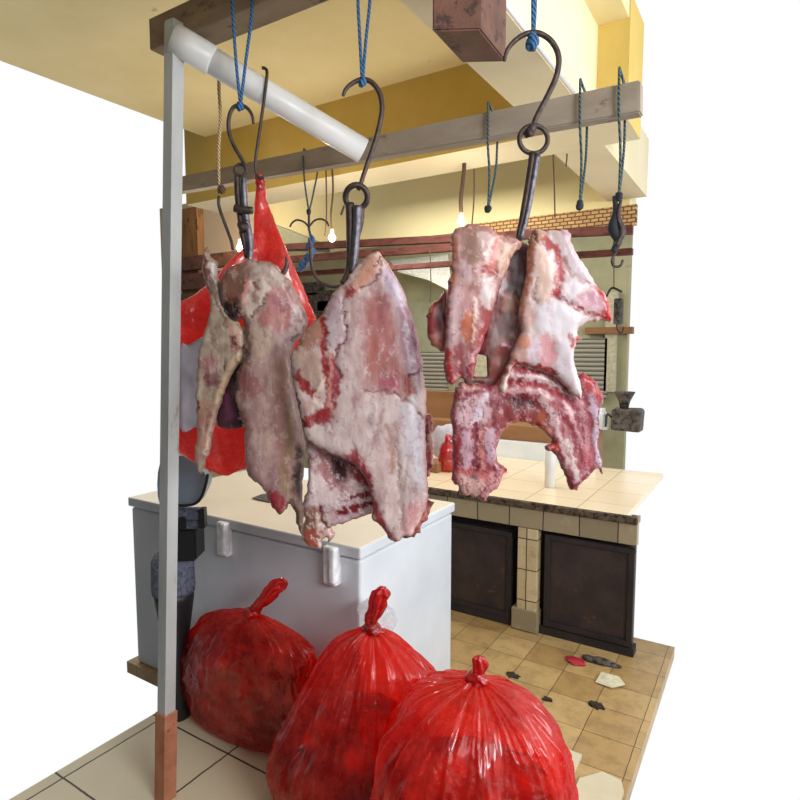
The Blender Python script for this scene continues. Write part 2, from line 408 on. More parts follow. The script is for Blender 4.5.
M['meat'] = meat_mat('raw_meat', .5)
M['meat_wet'] = meat_mat('raw_meat_wet', .42, .16)
M['meat_dry'] = meat_mat('raw_meat_dull', .55, .12)
M['film'] = film_mat('red_film', (255, 60, 42), .58, .2, 1.0)
M['film_knot'] = film_mat('red_film_bunched', (228, 20, 18), .06)
M['film_back'] = film_mat('red_film_hung', (255, 84, 74), .22)
M['film_white'] = film_mat('clear_film', (250, 250, 255), .6)
M['white_sheet'] = grimy('speckled_white', (168, 162, 176), (190, 186, 196), 8, .6, ((60, 52, 60), .66, 42), .2)
M['bulb'] = glow('lit_bulb', (255, 244, 226), 16)
M['socket'] = plain('socket', (210, 204, 190), .5)
M['black'] = plain('black_plastic', (26, 27, 30), .45)
M['pan'] = grimy('blue_grey_pan', (116, 132, 146), (146, 160, 172), 6, .3, None, .05, metal=.3)
M['bluecloth'] = grimy('blue_speckled_cloth', (62, 68, 92), (116, 120, 136), 45, .9, ((40, 40, 52), .55, 60), .5)
M['orangewood'] = grimy('worn_orange_wood', (150, 96, 66), (180, 122, 90), 18, .8, ((100, 60, 40), .6, 24), .4)
M['redplastic'] = plain('red_plastic', (170, 34, 52), .4)
M['lattice'] = tiles('lattice_bricks', (.05, .024), (0, 0, 0), (206, 166, 108), (180, 140, 90), (96, 66, 42), .0045, (120, 84, 50), .56, .8, (math.radians(90), 0, 0), 9, .5)
def slat_mat():
    t = NT('grey_slats'); w = t.n.new('ShaderNodeTexWave'); w.bands_direction = 'Z'; w.inputs['Scale'].default_value = 7; w.inputs['Distortion'].default_value = .3
    t.l.new(t.tc.outputs['Object'], w.inputs['Vector'])
    t.base(t.ramp(w.outputs['Fac'], [(.05, (84, 82, 74)), (.3, (176, 172, 156))])); t.set(Roughness=.7); t.bump(w.outputs['Fac'], .6, .02); return t.m
M['slats'] = slat_mat()
M['cream_panel'] = plain('cream_panel', (206, 200, 170), .6)
M['green_panel'] = grimy('green_grey_panel', (150, 152, 126), (178, 178, 148), 3, .7, ((90, 92, 78), .66, 5), .1)
M['lightboard'] = plain('pale_roof_board', (236, 234, 220), .6)
M['clutter'] = grimy('dark_machine', (54, 50, 48), (110, 100, 90), 30, .6, ((30, 28, 28), .5, 26), .5)
M['chunk'] = meat_mat('bagged_meat', .35, .3, (1, 1, 1))

# ================================================================== SETTING
ZC = 2.95
def struct(o, label, cat): return tag(o, label, cat, None, 'structure')
bm = bmesh.new()
q = [(-2.25, .7), (-.37, .7), (-.37, 3.4), (-1.0, 3.4), (-1.0, 5.99), (-4.2, 5.99), (-4.2, 3.6), (-2.76, 3.4), (-2.76, 1.73), (-2.25, 1.73)]
lo = [bm.verts.new((x, y, -.06)) for x, y in q]; hi = [bm.verts.new((x, y, 0)) for x, y in q]
bm.faces.new(lo[::-1]); bm.faces.new(hi)
for i in range(len(q)): bm.faces.new((lo[i], lo[(i + 1) % len(q)], hi[(i + 1) % len(q)], hi[i]))
struct(from_bm('floor', bm, M['floor']), 'tan square tiled market floor with dirty joints', 'floor')
bm = bmesh.new()
add_box(bm, (-2.23, .72, .0), (-.562, 1.735, .014)); add_box(bm, (-1.275, 1.735, .0), (-.562, 2.255, .014))
struct(from_bm('floor', bm, M['pale']), 'pale large floor tiles under the three red bags', 'floor')
bm = bmesh.new()
q = [(-.535, .72), (-.38, .72), (-.38, 2.14), (-.40, 2.19), (-.47, 2.2), (-.535, 2.12)]
lo = [bm.verts.new((x, y, 0)) for x, y in q]; hi = [bm.verts.new((x, y, .014)) for x, y in q]
bm.faces.new(lo[::-1]); bm.faces.new(hi)
for i in range(6): bm.faces.new((lo[i], lo[(i + 1) % 6], hi[(i + 1) % 6], hi[i]))
struct(from_bm('floor', bm, M['pale_plain']), 'pale broken floor slab beside the rightmost bag', 'floor')
struct(box('ceiling', (-3.1, .2, ZC), (-.55, 2.65, ZC + .12), M['ceiling']), 'yellow painted concrete ceiling', 'ceiling')
# the beams: underside and faces take separate materials
def beam(name, lo, hi, face, under, label):
    o = box(name, lo, hi, face); o.data.materials.append(under)
    for p in o.data.polygons:
        if p.normal.z < -.5 : p.material_index = 1
    return struct(o, label, 'beam')
beam('trim_1', (-3.3, 2.62, 2.557), (-.545, 2.905, ZC + .1), M['beam_yellow'], M['beam_cream'], 'mustard painted ceiling beam behind the grey bar')
beam('trim_2', (-.895, .3, 2.556), (-.672, 2.62, ZC + .1), M['beam_cream'], M['beam_cream'], 'cream ceiling beam running away from the viewer, near length')
beam('trim_3', (-.935, 2.905, 2.556), (-.70, 4.0, 2.9), M['beam_cream'], M['beam_cream'], 'cream ceiling beam running away, far length')
struct(box('trim_4', (-4.02, 4.0, 2.47), (-.8, 4.2, 3.05), M['wall_green']), 'dull green yellow upper beam over the counter', 'beam')
a = PY(196, 230, 4.1)
struct(box('wall_left', (-5.6, 4.1, 0), (-4.02, 4.16, 3.1), M['peach']), 'peach lit wall at the upper left', 'wall')
struct(box('wall_back', (-6.4, 6.0, 0), (-1.18, 6.1, 3.0), M['wall_dim']), 'dim green grey stall wall at the far back', 'wall')
# conduit along the far beam edge
tag(tube('electrical_conduit', [(-.668, .5, 2.566), (-.668, 1.5, 2.566), (-.668, 2.58, 2.566)], .008, M['pvc'], n=1), 'thin pale conduit running along the cream beam edge', 'conduit')

# --- grey bar, hanging rail, block, white pipe, post
yb = 1.93
bm = bmesh.new()
cr = [PY(170, 193, yb), PY(640, 112, yb), PY(640, 79.5, yb), PY(170, 178.5, yb)]
f_ = [bm.verts.new(p) for p in cr]; b_ = [bm.verts.new(p + Vector((0, .05, 0))) for p in cr]
bm.faces.new(f_); bm.faces.new(b_[::-1])
for i in range(4): bm.faces.new((f_[i], b_[i], b_[(i + 1) % 4], f_[(i + 1) % 4]))
bmesh.ops.bevel(bm, geom=list(bm.edges), offset=.004, segments=2, affect='EDGES')
bar = from_bm('wooden_bar', bm, M['greybar'])
tag(bar, 'long weathered grey bar running across below the mustard beam', 'bar')
zr = PD(225, 17, 1.86).z
tag(box('hanging_rail', (-1.80, 1.30, zr), (-.4, 1.40, zr + .1), M['taupe'], bev=.006), 'dirty taupe wooden rail under the ceiling holding the meat ropes', 'rail')
# stub of dark beam hanging from ceiling
t0 = PD(432, 31, 1.5); zb = t0.z
pA = PZ(432, 31, zb); pB = PZ(480, 29.5, zb); pC = PZ(506, 62, zb); pDn = PZ(462, 63, zb)
bm = bmesh.new()
lo = [bm.verts.new(p) for p in (pA, pB, pC, pDn)]; hi = [bm.verts.new(p + UP * (2.556 - zb)) for p in (pA, pB, pC, pDn)]
bm.faces.new(lo); bm.faces.new(hi[::-1])
for i in range(4): bm.faces.new((lo[i], hi[i], hi[(i + 1) % 4], lo[(i + 1) % 4]))
bmesh.ops.bevel(bm, geom=list(bm.edges), offset=.004, segments=2, affect='EDGES')
tag(from_bm('beam_stub', bm, M['darkwood']), 'dark brown square wooden beam stub under the ceiling', 'beam')
pl = PD(180, 42, 1.95); pr = PD(363, 151, 2.13)
tp = thing('drain_pipe', pr, 'thick white plastic pipe slanting down from the left post', 'pipe')
bm = bmesh.new(); add_tube(bm, [pl, pl.lerp(pr, .5), pr], .042, 28)
from_bm('pipe', bm, M['pvc'], tp, True)
bm = bmesh.new(); dv = (pr - pl).normalized(); k0 = pl.lerp(pr, .155)
add_tube(bm, [pl - dv * .02, pl + dv * .03, k0, k0 + dv * .006], [.047, .047, .047, .043], 28)
from_bm('coupling', bm, M['pvc'], tp, True)
pt, pb_ = PD(174.5, 22, 1.96), PZ(166.5, 800, 0.0)
pb_ = PD(169, 900, 1.98); pb_.z = 0
post = thing('painted_post', pb_, 'grey white painted post at the left edge of the view', 'post')
def leaning(name, t0, t1, r, mat):
    bm = bmesh.new(); a, b = pb_.lerp(pt, t0), pb_.lerp(pt, t1)
    add_tube(bm, [a, a.lerp(b, .004), a.lerp(b, .996), b], [r * .92, r, r, r * .92], 4); return from_bm(name, bm, mat, post)
leaning('shaft', 0, 1, .03, M['post']); leaning('base_sleeve', 0, .13, .037, M['orangewood'])
# brown post on the left behind
bp = PY(188, 240, 3.66)
tag(box('brown_post', (PY(180, 240, 3.66).x, 3.66, 0), (PY(197.5, 240, 3.66).x, 3.74, 2.9), M['brownwood'], bev=.005), 'brown wooden post at the far left under the mustard beam', 'post')

# ================================================================== FREEZER
FX0, FX1, FY0, FY1, FZ = -2.72, -1.272, 1.746, 2.535, .87
fz = thing('chest_freezer', ((FX0 + FX1) / 2, (FY0 + FY1) / 2, 0), 'white chest freezer with cream lid behind the red bags', 'freezer')
box('cabinet', (FX0 + .01, FY0 + .012, .0), (FX1 - .01, FY1 - .01, FZ - .052), M['enamel'], fz, .012)
box('gasket', (FX0 + .022, FY0 + .024, FZ - .054), (FX1 - .022, FY1 - .022, FZ - .044), M['gasket'], fz)
bm = bmesh.new(); add_box(bm, (FX0, FY0, FZ - .046), (FX1, FY1, FZ), .008)
lid = from_bm('lid', bm, M['enamel'], fz); lid.data.materials.append(M['lid'])
for p in lid.data.polygons:
    if p.normal.z > .8: p.material_index = 1
for px in (228.5, 336):
    h = PY(px, 560, FY0)
    bm = bmesh.new()
    add_box(bm, (h.x - .05, FY0 - .022, FZ - .165), (h.x + .014, FY0 + .016, FZ - .012), .008)
    add_box(bm, (h.x - .008, FY0 - .04, FZ - .15), (h.x + .02, FY0 - .004, FZ - .01), .009)
    hg = from_bm('hinge', bm, M['hinge'], fz)
# knife on lid
kn = [PZ(x, y, FZ + .004) for x, y in ((252, 498.5), (262, 494.5), (274, 493.5), (288, 497), (298, 502), (285, 503.5), (268, 502))]
kt = thing('knife', kn[3], 'grey blade of a knife lying on the freezer lid', 'knife')
bm = bmesh.new(); lo = [bm.verts.new(p) for p in kn]; hi = [bm.verts.new(p + UP * .003) for p in kn]
bm.faces.new(lo[::-1]); bm.faces.new(hi)
for i in range(len(kn)): bm.faces.new((lo[i], lo[(i + 1) % len(kn)], hi[(i + 1) % len(kn)], hi[i]))
from_bm('blade', bm, M['steel'], kt)
tube('handle', [PZ(296, 503, FZ + .012), PZ(308, 506, FZ + .012), PZ(322, 509, FZ + .012)], .011, M['black'], kt, n=2)

# ================================================================== COUNTER
CY, CZ, CX1, CX0, CB = 3.15, .757, -.54, -2.7, 4.36
ct = thing('market_counter', ((CX0 + CX1) / 2, CY + .5, 0), 'long tiled counter with cream top and dark panels below', 'counter')
box('worktop', (CX0, CY + .015, CZ - .03), (CX1 - .05, CB, CZ), M['ctop'], ct, .004)
bm = bmesh.new(); add_box(bm, (CX0, CY - .014, CZ - .04), (CX1, CY + .02, CZ - .001), .005)
from_bm('edge_strip', bm, M['cgrime'], ct)
box('tile_band', (CX0, CY, CZ - .155), (CX1, CY + .05, CZ - .028), M['cband'], ct, .003)
xp0, xp1 = PY(518, 560, CY).x, PY(537.5, 560, CY).x
box('pilaster', (xp0, CY - .01, .1), (xp1, CY + .06, CZ - .155), M['cpost'], ct, .003)
box('pilaster_foot', (xp0 - .03, CY - .018, 0), (xp1 + .012, CY + .06, .13), M['cband'], ct, .006)
box('recess', (CX0, CY + .09, 0), (CX1 - .03, CY + .14, CZ - .03), M['cdarker'], ct)
def panel(x0, x1, z0, z1):
    o = box('panel', (x0, CY + .03, z0), (x1, CY + .07, z1), M['cdark'], ct, .004)
    bm = bmesh.new(); w = .03
    for lo, hi in (((x0, CY + .012, z1 - w), (x1, CY + .032, z1)), ((x0, CY + .012, z0), (x1, CY + .032, z0 + w)), ((x0, CY + .0121, z0), (x0 + w, CY + .0321, z1)), ((x1 - w, CY + .0121, z0), (x1, CY + .0321, z1))):
        add_box(bm, lo, hi, .003)
    from_bm('panel_frame', bm, M['cdarker'], o)
panel(-2.2, xp0 - .045, .04, CZ - .20); panel(xp1 + .035, CX1 - .01, .05, CZ - .175)
box('plinth', (CX0, CY + .012, 0), (CX1, CY + .09, .045), M['cdarker'], ct)
box('backsplash', (CX0, CB, CZ - .03), (-1.06, CB + .05, .89), M['white_tile'], ct, .004)
# wooden ledge behind
tag(box('wooden_ledge', (-3.0, 4.42, 0), (-1.06, 4.62, 1.01), M['tanwood'], bev=.006), 'brown wooden ledge running along behind the counter', 'ledge')

# things on the counter
c = PZ(550, 487, CZ)
lathe('plastic_tube', [(.030, 0), (.034, .003), (.034, .25), (.031, .252), (.029, .23)], (c.x, c.y, CZ), M['pvc'])
tag(bpy.data.objects['plastic_tube'], 'short white plastic tube standing upright on the counter', 'tube')

def noise3(p, s, seed=0):
    from mathutils import noise
    return noise.noise(Vector((p[0] * s + seed * 7.3, p[1] * s - seed * 3.1, p[2] * s + seed)))
def blob(name, c, rad, mat, parent=None, amp=.2, scale=8, sub=4, seed=0, flat_z=None, col=None):
    bm = bmesh.new(); bmesh.ops.create_icosphere(bm, subdivisions=sub, radius=1)
    for v in bm.verts:
        n = v.co.normalized(); f = 1 + amp * noise3((n.x * rad[0], n.y * rad[1], n.z * rad[2]), scale, seed) + amp * .5 * noise3((n.x * rad[0], n.y * rad[1], n.z * rad[2]), scale * 2.6, seed + 3)
        v.co = Vector((n.x * rad[0] * f, n.y * rad[1] * f, n.z * rad[2] * f)) + Vector(c)
        if flat_z is not None and v.co.z < flat_z: v.co.z = flat_z
    o = from_bm(name, bm, mat, parent, True)
    if col:
        me = o.data; at = me.color_attributes.new('Col', 'FLOAT_COLOR', 'POINT'); A, B = LIN(col[0]), LIN(col[1])
        for i, v in enumerate(me.vertices):
            k = min(1, max(0, .5 + 1.6 * noise3(v.co, scale * 1.2, seed + 9))); q = A * (1 - k) + B * k
            at.data[i].color = (q[0], q[1], q[2], 1)
    return o
# red pouch and white sack at the back of counter (seen between the cuts)
c = PZ(448, 471, CZ)
rp = thing('red_pouch', (c.x, c.y, CZ), 'small bright red tied plastic bag on the counter between the cuts', 'bag')
bm = bmesh.new(); add_lathe(bm, [(.03, 0), (.06, .01), (.065, .09), (.058, .15), (.04, .19), (.022, .21), (.03, .24), (.012, .26)], (c.x, c.y, CZ), 20)
for v in bm.verts: v.co += Vector((noise3(v.co, 25), noise3(v.co, 25, 2), 0)) * .03
from_bm('pouch', bm, M['film_knot'], rp, True)
c2 = PZ(437, 466, CZ); c2 = c2 + Vector((-.05, .25, 0))
tag(blob('white_sack', (c2.x, c2.y, CZ + .13), (.12, .1, .15), M['white_sheet'], None, .2, 12, 4, 3, CZ), 'crumpled white sack on the counter behind the red pouch', 'sack')
c3 = PZ(432, 472, CZ); 
tag(box('wooden_tray', (c3.x - .12, c3.y - .02, CZ), (c3.x + .055, c3.y + .13, CZ + .07), M['tanwood'], bev=.006), 'small tan wooden tray on the counter beside the red pouch', 'tray')
c = PZ(502, 472, CZ)
tag(blob('red_scrap', (c.x, c.y, CZ + .02), (.03, .022, .024), M['film_knot'], None, .5, 40, 3, 5, CZ), 'tiny scrunched red plastic scrap on the counter', 'scrap')

# ================================================================== BACKGROUND
def rail(name, a, b, Y, th, label):
    p, q = PY(a[0], a[1], Y), PY(b[0], b[1], Y); z = (p.z + q.z) / 2
    bm = bmesh.new(); vv = add_box(bm, (p.x, Y, -th / 2), (q.x, Y + .05, th / 2), .004)
    for v in bm.verts: v.co.z += p.z + (q.z - p.z) * (v.co.x - p.x) / (q.x - p.x)
    return tag(from_bm(name, bm, M['rust'], None), label, 'rail')
rail('rusty_rail', (262, 248), (632, 229), 3.89, .055, 'upper rusty red rail crossing behind the hooks')
rail('rusty_rail', (262, 261), (480, 245), 3.89, .055, 'second rusty red rail just below the upper one')
rail('rusty_rail', (280, 275), (632, 251), 4.3, .045, 'lowest thin rusty red rail behind the hooks')
p, q = PY(470, 226, 3.96), PY(636, 220, 3.96)
tag(box('lattice_screen', (p.x, 3.955, 2.385), (q.x, 4.0, 2.51), M['lattice'], bev=0), 'tan woven lattice strip along the bottom of the green beam', 'screen')
# dark beams at left behind the red bag
for i, (y0, y1, lab) in enumerate(((254, 268, 'topmost dark brown board at the far left behind the red sheet'), (272, 288, 'middle dark brown board at the far left'), (292, 306, 'lowest dark brown board at the far left'))):
    p, q = PY(172, y0, 3.58), PY(246, y1, 3.58); p.z, q.z = PY(205, y0, 3.58).z, PY(205, y1, 3.58).z
    tag(box('dark_board', (p.x, 3.59, q.z), (q.x + .1, 3.655, p.z), M['darkwood'], bev=.004), lab, 'board')
def flat(name, x0, y0, x1, y1, Y, th, mat, label, cat, bev=.004):
    p, q = PY(x0, y0, Y), PY(x1, y1, Y); xm = (x0 + x1) / 2; p.z, q.z = PY(xm, y0, Y).z, PY(xm, y1, Y).z
    return tag(box(name, (p.x, Y, min(q.z, p.z)), (q.x, Y + th, max(p.z, q.z)), mat, bev=bev), label, cat)
# shallow grey shutters, boards
flat('slatted_shutter', 405, 352, 446, 398, 5.94, .06, M['slats'], 'grey slatted shutter in the gap between the middle and right cuts', 'shutter')
flat('slatted_shutter', 566, 338, 606, 398, 5.94, .06, M['slats'], 'grey slatted shutter at the right behind the rib cut', 'shutter')
flat('wooden_board', 418, 391, 456, 428, 4.56, .05, M['tanwood'], 'tan wooden board standing behind the counter between the cuts', 'board')
flat('back_panel', 470, 340, 505, 385, 5.94, .06, M['cream_panel'], 'small cream panel seen through the gap in the right cut', 'panel')  # added plain pale panel, backdrop showing through the hole
flat('green_panel', 392, 302, 450, 330, 5.94, .06, M['green_panel'], 'green grey panel behind the middle cut', 'panel')
flat('green_panel', 392, 330, 450, 352, 5.94, .06, M['green_panel'], 'lower green grey panel above the slatted shutter', 'panel')
flat('cream_post', 606, 292, 615, 392, 5.94, .06, M['cream_panel'], 'pale narrow post at the right behind the rib cut', 'post')
flat('tan_pipe', 585, 327, 632, 334, 5.9, .1, M['tanwood'], 'thin tan horizontal bar at the right behind the rib cut', 'bar')
bm = bmesh.new(); vs = [bm.verts.new(PY(*p)) for p in ((390, 262, 5.98), (448, 256, 5.98), (452, 292, 5.6), (428, 280, 5.6), (398, 272, 5.6))]
bm.faces.new(vs); r = bmesh.ops.extrude_face_region(bm, geom=list(bm.faces)); 
for v in [g for g in r['geom'] if isinstance(g, bmesh.types.BMVert)]: v.co.z += .02
tag(from_bm('roof_board', bm, M['lightboard']), 'pale slanted roof board behind the rusty rails', 'board')
# slanted dark awning edge in the middle left
bm = bmesh.new(); vs = [bm.verts.new(PY(*p)) for p in ((268, 222, 3.95), (330, 246, 3.95), (330, 252, 3.95), (268, 250, 3.95))]
bm.faces.new(vs); r = bmesh.ops.extrude_face_region(bm, geom=list(bm.faces))
for v in [g for g in r['geom'] if isinstance(g, bmesh.types.BMVert)]: v.co.y += .05
tag(from_bm('awning', bm, M['green_panel']), 'slanted grey green awning edge behind the grapnel', 'awning')
# clutter on ledge at right
c = PY(618, 440, 4.5)
mc = thing('meat_grinder', (c.x, 4.52, 1.01), 'dark grimy machine on the wooden ledge at the right edge', 'machine')
zz = 1.01
bm = bmesh.new(); add_box(bm, (c.x - .05, 4.46, zz), (c.x + .16, 4.6, zz + .17), .02)
for v in bm.verts: v.co += Vector((noise3(v.co, 20), 0, noise3(v.co, 18, 2))) * .012
from_bm('body', bm, M['clutter'], mc)
bm = bmesh.new(); add_lathe(bm, [(.03, 0), (.04, .05), (.07, .11), (.075, .12)], (c.x + .03, 4.53, zz + .17), 18); from_bm('hopper', bm, M['clutter'], mc, True)
tube('crank', [(c.x - .05, 4.5, zz + .1), (c.x - .08, 4.48, zz + .12), (c.x - .085, 4.47, zz + .03)], .008, M['iron'], mc)
c = PY(607, 388, 4.5)
tag(lathe('white_canister', [(.04, 0), (.045, .01), (.045, .1), (.03, .13), (.022, .14), (.022, .16)], (c.x, 4.55, 1.01 + .17), M['white_tile']), 'white canister on top of the dark machine', 'canister')
bpy.data.objects['white_canister'].location = (-.04, 0, -.17)
# far right hanging spring scale
c = PY(614, 298, 4.6)
sc_ = thing('spring_scale', c, 'dark spring scale hanging at the far right behind the rib cut', 'scale')
tube('bail', [PY(606, 297, 4.6), PY(612, 288, 4.6), PY(622, 292, 4.6)], .009, M['iron'], sc_)
bm = bmesh.new(); p = PY(618, 312, 4.6); add_box(bm, (p.x - .03, 4.58, p.z - .09), (p.x + .035, 4.63, p.z + .1), .012); from_bm('body', bm, M['clutter'], sc_)
tube('hook', [PY(618, 318, 4.6), PY(617, 328, 4.6), PY(621, 333, 4.6), PY(624, 327, 4.6)], .006, M['iron'], sc_)
tube('cord', [PY(614, 288, 4.6), PY(614, 262, 4.6), PY(615, 246, 4.6), PY(615, 238, 4.68)], .004, M['cord'], sc_, 6)
# clutter at the back left between bag and middle meat
bm = bmesh.new()
for (x0, y0, x1, y1) in ((283, 284, 318, 296), (300, 292, 332, 312), (316, 300, 345, 330)):
    p, q = PY(x0, y0, 5.85), PY(x1, y1, 5.85); add_box(bm, (p.x, 5.85, q.z), (q.x, 5.998, p.z), .02)
tag(from_bm('dark_crate', bm, M['clutter']), 'dark stacked crate far behind the middle cut', 'crate')

# ================================================================== LIGHT BULBS
def bulb(px, py, d, top, label, cordm='cord', r=.02, cr=.005):
    c = PD(px, py, d)
    b = thing('light_bulb', c, label, 'light bulb', 'bare lit bulbs')
    lathe('glass', [(.004, -1.0 * r), (.6 * r, -.85 * r), (r, -.1 * r), (.85 * r, .55 * r), (.45 * r, 1.1 * r)], c, M['bulb'], b, 16)
    lathe('socket', [(.46 * r, 1.05 * r), (.55 * r, 1.1 * r), (.55 * r, 2.2 * r), (.2 * r, 2.5 * r)], c, M['socket'], b, 14)
    p = [PD(*q, d) for q in top]; p.append(c + UP * (2.4 * r))
    tube('cord', p, cr, M[cordm], b, 6)
bulb(332, 238, 3.3, [(332, 166), (333, 190), (331, 215)], 'bare lit bulb on a cord above the middle cut')
bulb(240, 248, 3.3, [(240, 172), (240, 215)], 'bare lit bulb at the left behind the iron shackle')
bulb(461, 222, 3.1, [(465, 140), (464, 170), (461, 198)], 'bare lit bulb on a brown cord above the right cut', cr=.011)
for (x0, y0, x1, y1, d, lab) in ((326, 194, 325, 236, 3.3, 'thin brown cord hanging beside the middle bulb'), (474, 168, 472, 224, 3.2, 'thin brown cord right of the right bulb'),
                                 (551, 136, 555, 218, 3.0, 'thin dark cord hanging right of the iron ring'), (430, 276, 430, 302, 4.35, 'red brown cord hanging from the rusty rails between the middle and right cuts'),
                                 (566, 138, 566, 166, 2.95, 'short dark cord under the grey bar at right')):
    tag(tube('electric_wire', [PD(x0, y0 - 28, d), PD((x0 + x1) / 2 + 1, (y0 + y1) / 2, d), PD(x1, y1, d)], .004, M['cord'], None, 6), lab, 'cord')

# ================================================================== HOOKS AND ROPES
D1, D2, D3 = 1.80, 1.65, 1.50
def knot(c, r, mat, parent, seed=0): return blob('knot', c, (r, r, r * 1.25), mat, parent, .45, 50, 3, seed)
def rope(name, strands, d, kn, r, mat, label, kr=.011, kmat=None, group=None):
    o = thing(name, PD(kn[0], kn[1], d), label, 'rope', group)
    for s in strands: tube('strand', pxs(s, d), r, M[mat], o, 7)
    knot(PD(kn[0], kn[1], d), kr, M[kmat or mat], o, int(kn[0])); return o
rope('blue_rope', [[(230, -40), (232, 0), (236, 60), (240, 100)], [(251, -40), (252, 10), (246, 60), (241, 102)]], D1, (240, 106), .0046, 'rope_blue', 'blue rope holding the left hook', .0115)
rope('blue_rope', [[(357, -60), (358, 0), (360, 40), (362, 78)], [(373, -60), (370, 0), (366, 40), (363, 78)]], D2, (362.5, 82), .0044, 'rope_blue', 'blue rope holding the middle hook', .0115)
rope('blue_rope', [[(533, -90), (533, 0), (533, 32)], [(536, -90), (535, 0), (533.5, 34)]], D3, (533, 42), .0050, 'rope_blue', 'short thick blue rope holding the right ring hook', .0155)
# rope loops hung over the grey bar
def loop(px, pt, pb, w, label, kmat='knot_dark', d=None, mat='rope_dark'):
    d = d or PY(px, pb, 1.99).dot(FW)
    o = thing('rope_loop', PD(px, pb, d), label, 'rope', 'rope loops on the grey bar')
    da = PY(px, pt, 1.915).dot(FW)
    top = PY(px, pt, 1.915)
    p0 = [PY(px, pt + 0, 1.955) + UP * .045, PY(px, pt + 0, 1.922) + UP * .02, PY(px, pt + 30, 1.92), PY(px + 1.5, (pt + pb) / 2 + 12, 1.95), PY(px, pb, 1.97)]
    tube('strand', p0, .0042, M[mat], o, 7)
    p1 = [PY(px, pt + 0, 1.955) + UP * .045, PY(px + w, pt + 10, 2.012) + UP * .01, PY(px + w, pt + 34, 2.014), PY(px + w * .8, (pt + pb) / 2 + 12, 2.0), PY(px, pb, 1.97)]
    tube('strand', p1, .0042, M[mat], o, 7)
    knot(PY(px, pb, 1.97), .0125, M[kmat], o, int(px)); return o
loop(488, 116, 209, 9, 'dark rope loop over the grey bar left of the iron ring')
loop(580, 94, 205, 7, 'dark rope loop over the grey bar right of the iron ring')
loop(619, 83, 197, 6, 'rightmost dark rope loop over the grey bar')
g = thing('grapnel', PY(309, 212, 1.97), 'dark iron grapnel hanging on a rope with blue rag at the centre left', 'hook')
tube('rope_strand', [PY(304, 156, 1.955) + UP * .03, PY(303.5, 163, 1.92), PY(305, 185, 1.94), PY(309, 212, 1.97)], .0038, M['rope_dark'], g, 7)
tube('rope_strand', [PY(304, 156, 1.955) + UP * .03, PY(317, 166, 2.012), PY(314, 190, 2.0), PY(309, 212, 1.97)], .0038, M['rope_dark'], g, 7)
knot(PY(308.5, 212, 1.97), .011, M['knot_dark'], g, 3)
dg = PY(309, 230, 1.97).dot(FW)
tube('prong', pxs([(309, 227), (304, 222), (297, 220), (292, 223), (290, 227)], dg), .0042, M['iron'], g)
tube('prong', pxs([(309, 227), (314, 221), (320, 219), (326, 221), (329, 226)], dg), .0042, M['iron'], g)
tube('shank', pxs([(309, 213), (309, 228), (311, 240), (309, 256)], dg), .0055, M['iron'], g)
rg = tube('rag', pxs([(310, 234), (313, 240), (308, 246), (314, 251), (307, 257), (310, 262), (301, 263), (303, 268), (296, 269)], dg - .01), [.006, .010, .011, .012, .012, .010, .009, .006], M['rope_blue'], g, 10)
tube('rag_end', pxs([(309, 238), (312, 250), (311, 258), (305, 268), (300, 272)], dg - .02), [.005, .009, .008, .006, .003], M['bluecloth'], rg, 10)
bk = tube('large_hook', pxs([(310, 248), (311, 262), (314, 274), (322, 283), (334, 287), (345, 284), (353, 276)], dg * .86), .0062, M['iron'], None, 10)
tag(bk, 'curved dark iron hook reaching from the grapnel to the middle cut', 'hook')

# left hook set
h = thing('meat_hook', PD(240, 180, D1), 'iron hook with shackle carrying the dull brown left cut', 'hook', 'iron meat hooks')
tube('upper_hook', pxs([(253.5, 124), (252, 115), (247, 108), (240, 105), (233, 108), (229, 118), (229, 132), (234, 146), (241, 158), (246, 168), (247, 174)], D1), [.004, .0056, .006, .006, .0055], M['iron'], h)
bm = bmesh.new(); add_tube(bm, ring_pts((240.5, 170.5), 5.5, 6, D1, 22), .0055, 8, True); from_bm('ring', bm, M['iron'], h, True)
tube('shackle_bar', pxs([(237, 175), (238, 195), (240, 215), (243, 236), (247, 258)], D1), [.009, .0105, .0095, .009, .008], M['iron'], h)
tube('shackle_bar', pxs([(243.5, 176), (244, 192), (246, 215), (250, 240), (249.5, 262), (247, 272)], D1 - .012), [.008, .010, .010, .011, .007, .004], M['steel'], h)
tube('cross_pin', pxs([(234.5, 208), (243, 210), (253, 210.5)], D1 - .02), [.012, .012, .011], M['iron'], h)
blob('collar', PD(244, 227, D1 - .01), (.02, .02, .017), M['iron'], h, .35, 60, 3, 2)
tube('prong', pxs([(286, 257), (287, 265), (284, 272), (279, 276)], D1 - .02), [.003, .007, .0075, .006], M['iron'], h)

w = tube('wire_hook', pxs([(262, 68), (265, 68.5), (267, 74), (264, 100), (259, 135), (255.5, 160), (256, 172), (259, 178), (264, 177)], 1.98), .0052, M['iron'], None, 8)
tag(w, 'long thin wire hook over the white pipe holding the tall red bag', 'hook')

# far left cord with bent hook
hc = thing('cord_hook', PD(222, 190, 2.15), 'pale cord with a bent thin hook at the far left', 'hook')
tube('cord', pxs([(219.5, 78), (219, 90), (220.5, 120), (218.5, 150), (219, 188)], 2.15), [.007, .0055, .006, .005], M['rope_pale'], hc)
knot(PD(222, 190, 2.15), .014, M['cord'], hc, 9)
tube('bent_hook', pxs([(219, 196), (219, 206), (225, 224), (231, 240), (233, 250)], 2.15), .0058, M['iron'], hc)

